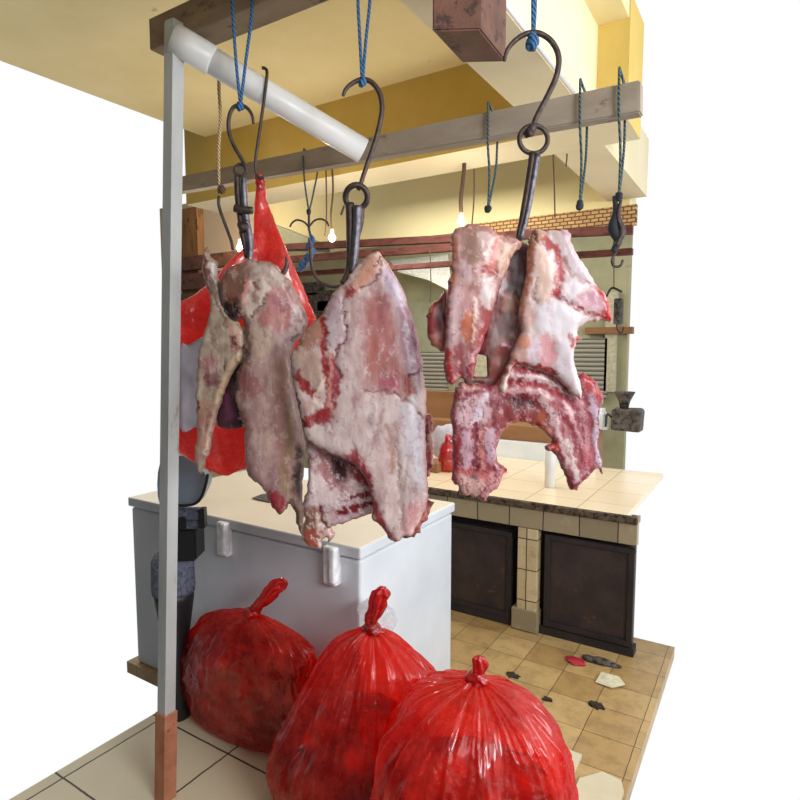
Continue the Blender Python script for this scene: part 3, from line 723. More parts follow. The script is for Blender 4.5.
# middle hook
h = thing('meat_hook', PD(356, 195, D2), 'iron hook with rusty ring carrying the large pale middle cut', 'hook', 'iron meat hooks')
tube('upper_hook', pxs([(343, 96), (346, 89), (353, 83), (362, 79.5), (371, 82), (379, 92), (382, 107), (379.5, 125), (374, 145), (367, 165), (361, 183), (358, 190)], D2), [.0045, .006, .0068, .007, .007, .0066, .006], M['iron'], h)
bm = bmesh.new(); add_tube(bm, ring_pts((356.5, 197), 11, 12, D2, 30, .012), .0085, 10, True); from_bm('ring', bm, M['iron'], h, True)
tube('bar', pxs([(350, 203), (350.5, 225), (350.5, 250), (349, 270), (342, 284)], D2 + .0), [.013, .0125, .012, .011, .008], M['iron'], h)
tube('bar', pxs([(357.5, 206), (357, 225), (355.5, 245), (354, 262), (352, 272)], D2 - .014), [.013, .0115, .0105, .010, .008], M['steel'], h)
tube('bar', pxs([(361, 208), (361, 222), (358, 238)], D2 - .008), [.011, .008, .005], M['iron'], h)
tube('wire_end', pxs([(344, 206), (342.5, 211), (341, 215)], D2 - .01), .003, M['iron'], h)

# right hook
h = thing('meat_hook', PD(535, 140, D3), 'large iron hook with round ring carrying the pink and white right cut', 'hook', 'iron meat hooks')
tube('upper_hook', pxs([(504, 61), (508, 49), (517, 39), (529, 33), (541, 34), (552, 42), (558.5, 56), (557, 74), (549, 93), (540, 110), (534.5, 122), (532, 132)], D3), [.0045, .006, .0068, .007, .0072, .007, .0066], M['iron'], h)
bm = bmesh.new(); add_tube(bm, ring_pts((533.5, 139.5), 14.2, 14, D3, 34, .01), .0062, 10, True); from_bm('ring', bm, M['iron'], h, True)
blob('ring_eye', PD(529, 131, D3 - .004), (.017, .012, .016), M['iron'], h, .4, 60, 3, 4)
tube('shaft', pxs([(533, 153), (529, 180), (524, 210), (517.5, 243)], D3), [.0095, .0092, .009, .008], M['iron'], h)
tube('shaft', pxs([(537.5, 154), (533, 182), (527.5, 212), (520.5, 240)], D3 - .006), [.0078, .0075, .0072, .0065], M['steel'], h)
# far right twisted chain
ch = thing('dark_chain', PD(616, 205, 2.2), 'dark twisted chain hanging at the right edge', 'chain')
tube('strand', pxs([(614, 196), (616, 212), (613, 228), (618, 240), (613, 252)], 2.2), [.006, .012, .02, .016, .01], M['knot_dark'], ch, 10)
tube('strand', pxs([(621, 200), (618, 216), (622, 232), (616, 246)], 2.19), [.005, .010, .014, .008], M['iron'], ch, 10)
tube('chain_hook', pxs([(616, 252), (612, 260), (614, 266), (620, 266), (623, 260)], 2.19), .005, M['iron'], ch, 8)

# ================================================================== MEAT
GM = 'meat cuts hanging on iron hooks'
# ---- middle cut
m2 = thing('meat_cut', PD(360, 256, D2), 'large pale fatty side of meat hanging at the centre', 'meat', GM)
FAT = (218, 200, 197)
sheet('slab', [(374, 254), (379, 253), (384, 259), (390, 268), (400, 284), (407, 300), (409, 308), (415, 325), (419, 345), (422, 360), (424, 378), (426, 395), (426, 412), (425, 430), (426, 450), (427, 470), (428, 488), (428, 500), (424, 512), (418, 525), (410, 535), (404, 534), (400, 538), (395, 540), (388, 535), (384, 527), (378, 521), (372, 517), (373, 506), (371, 494), (367, 480), (360, 468), (350, 460), (338, 455), (320, 447), (308, 440), (303, 428), (300, 412), (296, 395), (293, 380), (291, 364), (292, 352), (299, 345), (301, 338), (309, 327), (321, 316), (329, 303), (336, 292), (345, 284), (351, 274), (360, 264), (367, 257)],
  D2, FAT, [
  ('p', [(366, 300), (372, 292), (382, 292), (392, 303), (396, 325), (401, 350), (404, 375), (402, 393), (388, 391), (371, 388), (366, 372), (365, 345), (362, 325)], (176, 106, 102), 16, -1.0, 0, .85),
  ('p', [(368, 345), (378, 340), (384, 360), (380, 380), (370, 378)], (180, 112, 98), 12, 0, 0, .6),
  ('p', [(378, 378), (398, 372), (402, 391), (384, 389)], (178, 92, 108), 8, 0, 0, .7),
  ('p', [(384, 272), (393, 270), (402, 286), (409, 304), (406, 312), (396, 304), (386, 294)], (204, 190, 206), 8, .6),
  ('p', [(396, 306), (409, 309), (418, 335), (422, 360), (424, 378), (416, 380), (405, 370), (401, 345)], (178, 142, 156), 8),
  ('p', [(403, 376), (411, 374), (414, 392), (406, 398)], (168, 88, 84), 6),
  ('s', [(404, 325), (408, 350), (412, 372)], (216, 196, 206), 4, .8, 4), ('s', [(412, 325), (416, 350), (420, 366)], (118, 78, 104), 3, -.8, 2),
  ('s', [(411, 376), (417, 374), (420, 369)], (86, 34, 46), 2, -1, 3),
  ('p', [(400, 400), (425, 412), (426, 455), (424, 490), (412, 480), (402, 440)], (206, 198, 204), 14, 1.0),
  ('s', [(365, 390), (380, 389), (395, 393), (408, 400), (418, 410), (425, 420)], (142, 84, 82), 3, -1.6, 2.6),
  ('p', [(330, 303), (338, 296), (345, 300), (346, 318), (348, 334), (341, 347), (333, 352), (328, 335)], (208, 190, 196), 4, 1.8),
  ('s', [(345, 300), (345.5, 318), (348, 332), (345, 342), (338, 352), (337, 366), (341, 376)], (112, 48, 56), 2.5, -2.0, 2.2),
  ('p', [(299, 342), (310, 328), (322, 317), (326, 326), (322, 345), (306, 352)], (182, 138, 120), 5, .5),
  ('p', [(293, 352), (304, 350), (322, 350), (325, 372), (322, 392), (308, 380), (296, 388)], (196, 170, 156), 6, 1.6),
  ('s', [(324, 318), (327, 330), (325, 345), (327, 362), (331, 385), (331, 420)], (150, 44, 44), 4, -1.8, 6),
  ('p', [(333, 352), (338, 362), (345, 376), (338, 384), (343, 392), (336, 399), (339, 405), (332, 412), (329, 380)], (168, 78, 84), 3, -1.2),
  ('s', [(331, 352), (332, 380), (331, 405), (330, 420)], (208, 152, 142), 2.5, 1.5, 3.6),
  ('s', [(298, 374), (307, 385), (317, 394)], (162, 62, 62), 3, -1.5, 9), ('s', [(325, 380), (315, 401), (323, 407)], (232, 212, 196), 2, 1.5, 3),
  ('p', [(306, 398), (314, 402), (316, 416), (310, 420), (304, 410)], (208, 180, 172), 3, 1), ('p', [(310, 414), (330, 406), (332, 421), (308, 426), (302, 420)], (166, 56, 60), 4, -1),
  ('s', [(296, 396), (300, 410), (304, 424)], (108, 24, 40), 3, -1, 6), ('p', [(291, 358), (297, 354), (299, 368), (293, 376)], (212, 194, 188), 3, 1.0),
  ('p', [(305, 430), (314, 424), (326, 427), (326, 434), (310, 438)], (222, 206, 200), 4, .8),
  ('s', [(312, 442), (326, 450), (340, 455)], (172, 92, 92), 4, -1.5, 4),
  ('p', [(344, 456), (352, 449), (358, 446), (364, 455), (370, 468), (374, 492), (366, 494), (356, 480), (346, 472)], (170, 72, 78), 5, -1.0),
  ('p', [(366, 462), (373, 480), (380, 505), (390, 527), (398, 538), (386, 535), (376, 520), (370, 500)], (158, 60, 66), 5, -1.0),
  ('s', [(397, 440), (399, 470), (401, 500), (402, 525)], (160, 138, 134), 4, -1.6, 2.5), ('s', [(408, 455), (404, 480), (402, 505)], (184, 166, 162), 3, -1, 2),
  ('s', [(388, 425), (393, 450), (392, 470)], (180, 140, 124), 6, -.8, 4), ('s', [(382, 410), (378, 430), (372, 445)], (190, 158, 156), 5, -.8, 3),
  ('s', [(376, 405), (374, 425)], (220, 206, 206), 4, .7, 4), ('s', [(412, 400), (413, 440), (416, 475)], (224, 220, 226), 8, .8, 6),
  ('p', [(404, 505), (418, 498), (422, 508), (408, 530), (402, 528)], (208, 158, 158), 6),
  ('p', [(352, 289), (358, 276), (368, 260), (377, 254), (382, 260), (381, 270), (370, 282), (362, 292), (354, 296), (346, 296)], (206, 160, 140), 4, 3.4),
  ('s', [(384, 262), (380, 276), (372, 284), (362, 291)], (118, 66, 54), 2.5, -2.2, 2.4), ('s', [(380, 259), (379, 266), (376, 269)], (60, 36, 34), 2, -1.5, 2),
  ('p', [(345, 290), (352, 286), (358, 292), (354, 299), (345, 298)], (160, 70, 68), 4),
  ], M['meat'], m2, T=11, R=18, edge=((176, 104, 100), 3.5, .7), mott=[((188, 154, 152), .45, 22), ((224, 210, 206), .5, 18), ((170, 124, 122), .2, 12)], seed=11, yaw=-.15, bulge=8, rag=.9, veins=(((176, 138, 146), 84, 5, 26, .22, .5), ((228, 222, 224), 96, 3.5, 20, .3, .45), ((150, 84, 88), 80, 3, 16, .42, .5)))
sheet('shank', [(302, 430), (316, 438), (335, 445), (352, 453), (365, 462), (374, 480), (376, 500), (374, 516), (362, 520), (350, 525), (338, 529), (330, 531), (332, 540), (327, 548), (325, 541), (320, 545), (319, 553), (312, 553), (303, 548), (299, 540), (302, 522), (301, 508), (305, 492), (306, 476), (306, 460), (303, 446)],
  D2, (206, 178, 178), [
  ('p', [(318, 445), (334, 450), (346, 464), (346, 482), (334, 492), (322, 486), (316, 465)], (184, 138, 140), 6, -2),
  ('p', [(330, 456), (344, 466), (346, 478), (338, 486), (330, 474)], (70, 36, 42), 9, -6),  # hollow shaded by its dark colour as well as sunk
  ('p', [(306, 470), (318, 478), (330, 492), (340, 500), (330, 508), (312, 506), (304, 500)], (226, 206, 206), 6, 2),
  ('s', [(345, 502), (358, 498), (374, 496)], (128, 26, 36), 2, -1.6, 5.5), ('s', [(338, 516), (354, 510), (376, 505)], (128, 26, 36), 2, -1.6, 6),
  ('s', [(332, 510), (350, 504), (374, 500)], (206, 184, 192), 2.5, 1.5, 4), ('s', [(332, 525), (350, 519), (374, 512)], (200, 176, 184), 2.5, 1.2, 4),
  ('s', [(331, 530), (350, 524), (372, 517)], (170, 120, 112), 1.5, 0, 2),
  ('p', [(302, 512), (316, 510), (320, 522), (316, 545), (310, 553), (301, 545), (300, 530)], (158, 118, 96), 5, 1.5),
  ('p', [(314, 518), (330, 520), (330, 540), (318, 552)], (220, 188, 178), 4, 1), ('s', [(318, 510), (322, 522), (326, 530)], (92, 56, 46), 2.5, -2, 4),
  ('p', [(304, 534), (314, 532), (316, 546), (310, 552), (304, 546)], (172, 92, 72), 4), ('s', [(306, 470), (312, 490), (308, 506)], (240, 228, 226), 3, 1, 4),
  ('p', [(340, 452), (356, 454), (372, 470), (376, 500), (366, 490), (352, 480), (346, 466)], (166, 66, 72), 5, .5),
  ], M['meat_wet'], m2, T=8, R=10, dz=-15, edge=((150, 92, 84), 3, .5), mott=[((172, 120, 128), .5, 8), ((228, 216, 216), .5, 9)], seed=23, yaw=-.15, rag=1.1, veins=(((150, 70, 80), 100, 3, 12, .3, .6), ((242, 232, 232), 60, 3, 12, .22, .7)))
sheet('fold', [(325, 316), (328, 302), (334, 292), (342, 283), (350, 274), (357, 272), (358, 284), (350, 298), (340, 310), (332, 320)], D2, (122, 74, 74), [('s', [(330, 312), (342, 292), (354, 278)], (160, 110, 100), 3, 1, 4), ('p', [(336, 296), (348, 284), (350, 292), (340, 304)], (84, 40, 46), 4)], M['meat_wet'], m2, T=7, R=8, dz=-7, mott=[((90, 46, 50), .6, 7)], seed=29)
sheet('red_trim', [(421, 412), (428, 414), (435, 424), (434, 436), (437, 446), (432, 456), (434, 466), (428, 480), (421, 476), (418, 440)], D2, (178, 84, 84),
  [('p', [(426, 424), (430, 424), (431, 440), (426, 445)], (96, 28, 38), 3), ('p', [(430, 430), (437, 438), (434, 452), (428, 446)], (214, 176, 168), 4, 1.5)], M['meat_wet'], m2, T=6, R=6, dz=-14, mott=[((120, 34, 44), .8, 5), ((216, 172, 168), .6, 4)], seed=31, rag=1.6, lump=3)
sheet('ragged_end', [(403, 532), (408, 522), (416, 512), (420, 503), (428, 498), (432, 503), (429, 512), (426, 520), (421, 524), (420, 532), (412, 537), (405, 537)], D2, (142, 66, 62),
  [('s', [(410, 532), (420, 520), (427, 504)], (196, 132, 116), 3, 1, 3)], M['meat_wet'], m2, T=7, R=6, dz=2, mott=[((96, 30, 34), .8, 5), ((190, 130, 118), .6, 4)], seed=37, rag=1.6, lump=3, yaw=-.15)

# ---- left cut
m1 = thing('meat_cut', PD(246, 262, D1), 'dull brown slab of meat hanging at the left before the red bag', 'meat', GM)
TAN = (160, 131, 126)
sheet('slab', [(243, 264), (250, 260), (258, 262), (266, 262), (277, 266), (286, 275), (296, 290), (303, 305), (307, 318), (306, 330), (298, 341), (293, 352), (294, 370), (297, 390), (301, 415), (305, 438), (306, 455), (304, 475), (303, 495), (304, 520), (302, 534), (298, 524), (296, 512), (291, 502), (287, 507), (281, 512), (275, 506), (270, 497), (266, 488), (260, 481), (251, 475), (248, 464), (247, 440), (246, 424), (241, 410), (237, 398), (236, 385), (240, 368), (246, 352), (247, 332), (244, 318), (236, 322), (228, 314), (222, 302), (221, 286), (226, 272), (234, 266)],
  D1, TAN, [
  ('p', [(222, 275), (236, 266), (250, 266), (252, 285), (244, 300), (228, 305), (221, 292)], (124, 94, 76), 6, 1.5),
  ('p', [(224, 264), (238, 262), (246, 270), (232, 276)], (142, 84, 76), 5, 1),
  ('p', [(226, 303), (236, 300), (246, 308), (246, 322), (234, 324), (226, 314)], (30, 18, 16), 5, -5),  # cavity painted near black to stand for its shade
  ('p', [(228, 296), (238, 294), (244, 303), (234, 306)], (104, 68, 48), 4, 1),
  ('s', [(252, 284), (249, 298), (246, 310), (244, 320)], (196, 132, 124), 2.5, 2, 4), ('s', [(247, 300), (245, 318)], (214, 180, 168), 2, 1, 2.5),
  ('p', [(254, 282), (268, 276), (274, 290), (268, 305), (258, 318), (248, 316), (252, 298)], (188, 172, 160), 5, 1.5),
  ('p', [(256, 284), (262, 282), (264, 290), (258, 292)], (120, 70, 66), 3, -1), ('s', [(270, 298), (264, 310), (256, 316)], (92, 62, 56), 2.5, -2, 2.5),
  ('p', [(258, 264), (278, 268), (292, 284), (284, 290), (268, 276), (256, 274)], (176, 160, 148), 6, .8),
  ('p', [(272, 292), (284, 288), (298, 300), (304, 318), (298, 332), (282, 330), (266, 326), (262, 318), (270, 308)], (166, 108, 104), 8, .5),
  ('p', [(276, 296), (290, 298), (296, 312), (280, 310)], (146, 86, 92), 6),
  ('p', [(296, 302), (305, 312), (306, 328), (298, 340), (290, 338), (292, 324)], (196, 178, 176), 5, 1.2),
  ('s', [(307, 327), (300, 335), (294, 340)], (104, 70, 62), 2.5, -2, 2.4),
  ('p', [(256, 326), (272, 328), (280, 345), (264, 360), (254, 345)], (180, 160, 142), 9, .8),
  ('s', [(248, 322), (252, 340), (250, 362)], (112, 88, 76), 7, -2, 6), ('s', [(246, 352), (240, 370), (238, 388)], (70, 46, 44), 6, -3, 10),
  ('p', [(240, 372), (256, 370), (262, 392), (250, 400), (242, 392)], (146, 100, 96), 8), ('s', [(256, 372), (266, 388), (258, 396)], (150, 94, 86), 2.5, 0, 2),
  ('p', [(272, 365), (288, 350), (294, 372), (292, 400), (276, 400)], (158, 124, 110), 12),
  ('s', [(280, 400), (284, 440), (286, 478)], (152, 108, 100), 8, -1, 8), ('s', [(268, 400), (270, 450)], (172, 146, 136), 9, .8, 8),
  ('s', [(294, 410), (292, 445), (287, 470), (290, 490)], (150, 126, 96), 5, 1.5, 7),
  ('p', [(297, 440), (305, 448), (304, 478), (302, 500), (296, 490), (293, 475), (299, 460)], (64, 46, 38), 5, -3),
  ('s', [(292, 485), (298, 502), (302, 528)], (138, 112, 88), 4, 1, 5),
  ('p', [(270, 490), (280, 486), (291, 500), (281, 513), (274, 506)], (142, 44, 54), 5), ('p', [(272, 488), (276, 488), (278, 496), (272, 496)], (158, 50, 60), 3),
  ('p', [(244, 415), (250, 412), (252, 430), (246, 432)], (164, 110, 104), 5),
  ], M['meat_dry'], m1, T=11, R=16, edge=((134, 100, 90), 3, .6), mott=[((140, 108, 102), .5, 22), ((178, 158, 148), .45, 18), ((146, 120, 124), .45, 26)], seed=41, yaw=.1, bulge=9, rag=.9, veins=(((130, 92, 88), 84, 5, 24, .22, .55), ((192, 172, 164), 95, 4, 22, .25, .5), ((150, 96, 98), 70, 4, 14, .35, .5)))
sheet('flap', [(206, 251), (210, 249), (214, 258), (220, 263), (219, 274), (222, 286), (224, 300), (230, 314), (240, 322), (247, 332), (247, 344), (244, 354), (243, 361), (236, 370), (231, 380), (227, 390), (222, 404), (216, 428), (211, 450), (207, 462), (202, 474), (197, 462), (198, 440), (199, 415), (197, 395), (199, 372), (201, 350), (207, 330), (212, 312), (212, 298), (208, 286), (204, 272), (205, 260)],
  D1, (158, 142, 124), [
  ('s', [(208, 252), (208, 268), (214, 285)], (122, 70, 62), 4, 1, 5), ('p', [(212, 262), (219, 264), (219, 276), (214, 278)], (212, 204, 204), 3, 1),
  ('p', [(206, 282), (216, 282), (216, 296), (209, 292)], (112, 84, 76), 4), ('s', [(218, 285), (221, 305), (230, 325)], (112, 86, 70), 4, -1.5, 4),
  ('p', [(230, 322), (244, 330), (246, 344), (242, 352), (234, 350)], (196, 164, 146), 5, 2), ('p', [(232, 338), (240, 336), (242, 350), (235, 352)], (118, 56, 56), 4, -1),
  ('p', [(204, 362), (214, 352), (222, 364), (222, 384), (210, 384)], (150, 106, 104), 7), ('p', [(208, 374), (220, 372), (222, 384), (210, 386)], (122, 66, 70), 5),
  ('s', [(241, 356), (230, 370), (226, 385), (220, 402)], (190, 166, 138), 3, 2.5, 6), ('s', [(226, 372), (228, 362)], (60, 40, 34), 2, -1.5, 2.5),
  ('p', [(198, 402), (218, 400), (214, 430), (206, 460), (199, 460)], (172, 136, 118), 6), ('s', [(217, 412), (213, 430), (208, 455)], (214, 176, 164), 2.5, 1, 3),
  ('p', [(196, 400), (202, 398), (204, 408), (198, 410)], (128, 60, 60), 3),
  ], M['meat_dry'], m1, T=8, R=9, dz=4, edge=((136, 108, 92), 2.5, .6), mott=[((132, 114, 100), .6, 10), ((180, 168, 150), .6, 9)], seed=47, rag=1.0, veins=(((126, 92, 84), 80, 4, 16, .25, .5), ((196, 178, 164), 75, 3, 14, .25, .5)))
sheet('dark_lobe', [(240, 345), (250, 352), (252, 380), (252, 402), (250, 418), (241, 428), (228, 430), (214, 426), (216, 408), (222, 390), (228, 368)], D1, (78, 44, 56),  # purple piece, upper part extended as dark fill for the gap beside the flap
  [('p', [(224, 395), (234, 392), (236, 420), (224, 420)], (108, 62, 84), 7, 1), ('s', [(240, 414), (242, 424)], (224, 200, 190), 2, 0, 4)], M['meat_wet'], m1, T=7, R=9, dz=-8, mott=[((70, 30, 44), .6, 6)], seed=53)

# ---- right cut
m3 = thing('meat_cut', PD(520, 242, D3), 'pink and white rib cut hanging at the right on the ring hook', 'meat', GM)
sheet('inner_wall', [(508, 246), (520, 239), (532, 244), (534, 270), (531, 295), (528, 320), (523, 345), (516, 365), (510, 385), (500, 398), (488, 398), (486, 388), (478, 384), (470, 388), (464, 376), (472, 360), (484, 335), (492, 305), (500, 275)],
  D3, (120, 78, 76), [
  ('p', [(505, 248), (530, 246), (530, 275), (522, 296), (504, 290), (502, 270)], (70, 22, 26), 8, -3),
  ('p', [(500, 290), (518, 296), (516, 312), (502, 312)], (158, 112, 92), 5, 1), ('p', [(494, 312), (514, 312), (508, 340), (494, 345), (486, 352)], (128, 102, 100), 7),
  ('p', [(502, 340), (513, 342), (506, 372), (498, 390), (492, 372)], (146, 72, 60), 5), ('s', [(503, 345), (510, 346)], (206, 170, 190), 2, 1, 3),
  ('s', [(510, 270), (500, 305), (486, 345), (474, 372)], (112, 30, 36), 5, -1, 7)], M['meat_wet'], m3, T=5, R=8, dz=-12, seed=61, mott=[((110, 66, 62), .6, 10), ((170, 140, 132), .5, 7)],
  holes=[[(477, 354), (488, 356), (489, 377), (475, 377)]])
sheet('left_slab', [(452, 234), (459, 229), (468, 227), (479, 227), (488, 230), (498, 236), (510, 239), (520, 242), (519, 248), (511, 257), (504, 274), (498, 290), (493, 306), (487, 326), (481, 345), (475, 362), (472, 377), (466, 380), (459, 378), (453, 384), (447, 383), (444, 372), (443, 350), (445, 325), (446, 300), (449, 278), (452, 258), (450, 245)],
  D3, (170, 126, 120), [
  ('p', [(460, 234), (480, 230), (486, 245), (480, 262), (466, 270), (460, 255)], (150, 112, 98), 8, .8), ('s', [(452, 240), (453, 258), (451, 285)], (190, 120, 90), 4, .5, 5),
  ('p', [(458, 262), (470, 268), (470, 285), (460, 284)], (198, 168, 170), 6, .8), ('p', [(448, 285), (458, 288), (460, 330), (456, 352), (446, 348)], (190, 160, 164), 7, 1),
  ('p', [(488, 240), (498, 238), (498, 262), (494, 276), (486, 270), (484, 255)], (196, 122, 112), 5, -1), ('s', [(500, 238), (490, 243), (486, 256), (482, 272)], (218, 186, 180), 3, 1.2, 3.5),
  ('p', [(480, 266), (492, 270), (496, 277), (486, 276), (476, 282)], (160, 62, 58), 4, -2), ('p', [(498, 243), (512, 248), (504, 272), (498, 280), (494, 260)], (200, 166, 146), 5, 1),
  ('s', [(516, 246), (508, 262), (500, 285)], (226, 186, 172), 2.5, 1.2, 4), ('s', [(506, 280), (498, 306), (490, 330), (480, 358)], (150, 44, 48), 4, -1, 6),
  ('p', [(478, 278), (490, 278), (492, 296), (486, 312), (478, 304)], (214, 196, 194), 6, 1.6), ('p', [(462, 290), (476, 290), (480, 308), (466, 314), (460, 306)], (186, 140, 142), 6),
  ('p', [(462, 312), (474, 310), (474, 335), (464, 342), (458, 330)], (186, 108, 76), 6), ('s', [(472, 300), (474, 325), (470, 342)], (226, 196, 180), 2, 1.2, 3),
  ('p', [(478, 312), (494, 308), (490, 335), (482, 352), (474, 345)], (156, 58, 58), 6, -.8), ('p', [(452, 345), (468, 345), (478, 352), (472, 372), (462, 378), (452, 370)], (154, 78, 84), 6),
  ('s', [(454, 378), (466, 362), (480, 348)], (196, 150, 154), 3, .8, 3), ('s', [(446, 352), (447, 370), (452, 382)], (166, 52, 58), 3, 0, 6), ('p', [(456, 366), (470, 362), (470, 378), (460, 378)], (128, 40, 50), 4),
  ('s', [(448, 275), (447, 300), (445, 330)], (142, 62, 64), 2.5, 0, 3),
  ], M['meat'], m3, T=9, R=13, dz=4, edge=((172, 88, 84), 3, .5), mott=[((150, 98, 96), .7, 10), ((206, 178, 174), .5, 9)], seed=67, bulge=6, yaw=.1, veins=(((136, 62, 62), 105, 3, 14, .3, .55), ((222, 196, 192), 95, 3, 14, .28, .5)))
sheet('side_flap', [(447, 288), (438, 300), (429, 308), (427, 318), (428, 332), (432, 344), (440, 350), (450, 352), (452, 320)], D3, (152, 66, 66),
  [('p', [(429, 334), (440, 334), (442, 350), (432, 346)], (194, 128, 114), 4, 1), ('s', [(428, 310), (436, 300), (446, 290)], (196, 136, 118), 2, .5, 3), ('p', [(438, 306), (446, 304), (446, 328), (438, 324)], (112, 60, 66), 5)], M['meat_wet'], m3, T=8, R=9, dz=-8, seed=71, mott=[((120, 36, 44), .6, 7)])
sheet('rib_section', [(468, 384), (480, 384), (494, 386), (500, 376), (508, 363), (520, 366), (536, 368), (552, 372), (566, 378), (580, 374), (590, 376), (598, 385), (604, 399), (600, 408), (599, 428), (598, 448), (603, 473), (596, 468), (590, 476), (582, 482), (576, 490), (570, 488), (565, 474), (559, 462), (553, 452), (546, 450), (545, 446), (552, 442), (546, 432), (532, 425), (515, 423), (504, 430), (499, 442), (497, 458), (503, 468), (503, 478), (497, 488), (489, 493), (486, 501), (479, 499), (472, 496), (461, 494), (457, 486), (454, 486), (452, 470), (452, 440), (451, 418), (453, 396), (459, 384)],
  D3, (158, 82, 88), [
  ('p', [(462, 384), (482, 386), (486, 398), (470, 408), (458, 404)], (194, 146, 138), 5, .5), ('p', [(456, 400), (474, 396), (488, 402), (492, 418), (476, 428), (456, 424)], (210, 180, 184), 6, .6),
  ('s', [(462, 398), (478, 390), (492, 388)], (140, 58, 78), 4, -1, 6), ('s', [(484, 396), (478, 410), (474, 424)], (226, 214, 226), 4, 1, 7),
  ('p', [(462, 430), (470, 428), (472, 462), (464, 468), (460, 450)], (192, 160, 172), 5, 1.5), ('p', [(484, 428), (494, 428), (496, 452), (490, 464), (484, 452)], (188, 158, 170), 5, 1.5),
  ('s', [(476, 424), (476, 445), (474, 468)], (132, 40, 60), 3, -1.5, 6), ('s', [(456, 425), (456, 450), (456, 478)], (150, 56, 66), 3, -.5, 5), ('s', [(480, 430), (480, 450), (482, 468)], (206, 140, 132), 2.5, 1, 4),
  ('s', [(460, 470), (474, 470), (488, 476)], (190, 100, 92), 4, -.8, 6), ('p', [(458, 474), (480, 478), (488, 486), (480, 496), (464, 494), (458, 486)], (208, 172, 164), 6, 1.5), ('p', [(488, 470), (502, 472), (498, 486), (488, 490)], (206, 148, 150), 5, .5),
  ('s', [(474, 496), (482, 490), (492, 482)], (140, 76, 86), 2.5, -1, 3),
  ('s', [(512, 366), (528, 370), (548, 376)], (160, 54, 60), 3, -1.2, 6), ('s', [(506, 374), (522, 376), (540, 378), (556, 386), (575, 398)], (210, 184, 184), 3, 1.4, 5), ('s', [(503, 382), (520, 384), (540, 386), (556, 394), (572, 408)], (166, 62, 70), 3, -1.2, 6),
  ('s', [(503, 392), (520, 391), (538, 392), (552, 402), (566, 418)], (204, 160, 160), 3, 1.2, 4), ('s', [(545, 372), (560, 384), (578, 400)], (164, 96, 96), 3, -1, 5),
  ('p', [(500, 396), (520, 394), (540, 398), (550, 412), (552, 428), (536, 424), (515, 420), (502, 426)], (138, 48, 50), 6, -3), ('p', [(506, 396), (530, 396), (536, 408), (514, 410)], (92, 34, 44), 6, -1.5), ('p', [(532, 408), (546, 412), (546, 424), (534, 420)], (168, 84, 48), 5),
  ('s', [(504, 428), (516, 421), (532, 423), (546, 431)], (206, 140, 108), 2.5, 1, 3),
  ('s', [(540, 396), (550, 412), (558, 436), (566, 462)], (208, 178, 178), 4, 1.4, 6), ('s', [(552, 398), (564, 418), (574, 445), (580, 470)], (154, 62, 74), 4, -1.2, 6), ('s', [(562, 402), (574, 424), (582, 450)], (206, 160, 166), 3, 1, 4),
  ('s', [(566, 440), (572, 462), (576, 480)], (204, 186, 182), 3, 1, 5), ('s', [(556, 446), (562, 465), (570, 484)], (150, 52, 58), 3, -.8, 5),
  ('p', [(578, 374), (592, 377), (602, 394), (604, 400), (596, 398), (584, 388)], (172, 46, 44), 4, 1), ('s', [(590, 396), (594, 420), (594, 448), (598, 465)], (186, 164, 182), 4, 1.5, 6), ('s', [(597, 408), (598, 430), (598, 455)], (66, 50, 84), 2, -1, 2.5),
  ('s', [(578, 400), (584, 425), (586, 455), (582, 475)], (196, 140, 148), 4, 1, 5), ('p', [(582, 445), (592, 448), (590, 466), (580, 468)], (186, 110, 118), 4), ('p', [(546, 444), (556, 442), (556, 452), (547, 452)], (182, 70, 48), 3),
  ('s', [(570, 486), (580, 478), (592, 470)], (132, 40, 48), 3, 0, 4),
  ], M['meat_wet'], m3, T=9, R=11, dz=-1, edge=((160, 62, 62), 2.5, .6), mott=[((126, 42, 54), .6, 8), ((196, 152, 160), .4, 7)], seed=79, rag=1.4, lump=2.5, veins=(((112, 30, 44), 78, 2.2, 22, .16, .7), ((218, 190, 196), 76, 2.0, 22, .24, .5), ((140, 50, 84), 84, 2, 10, .35, .5)))
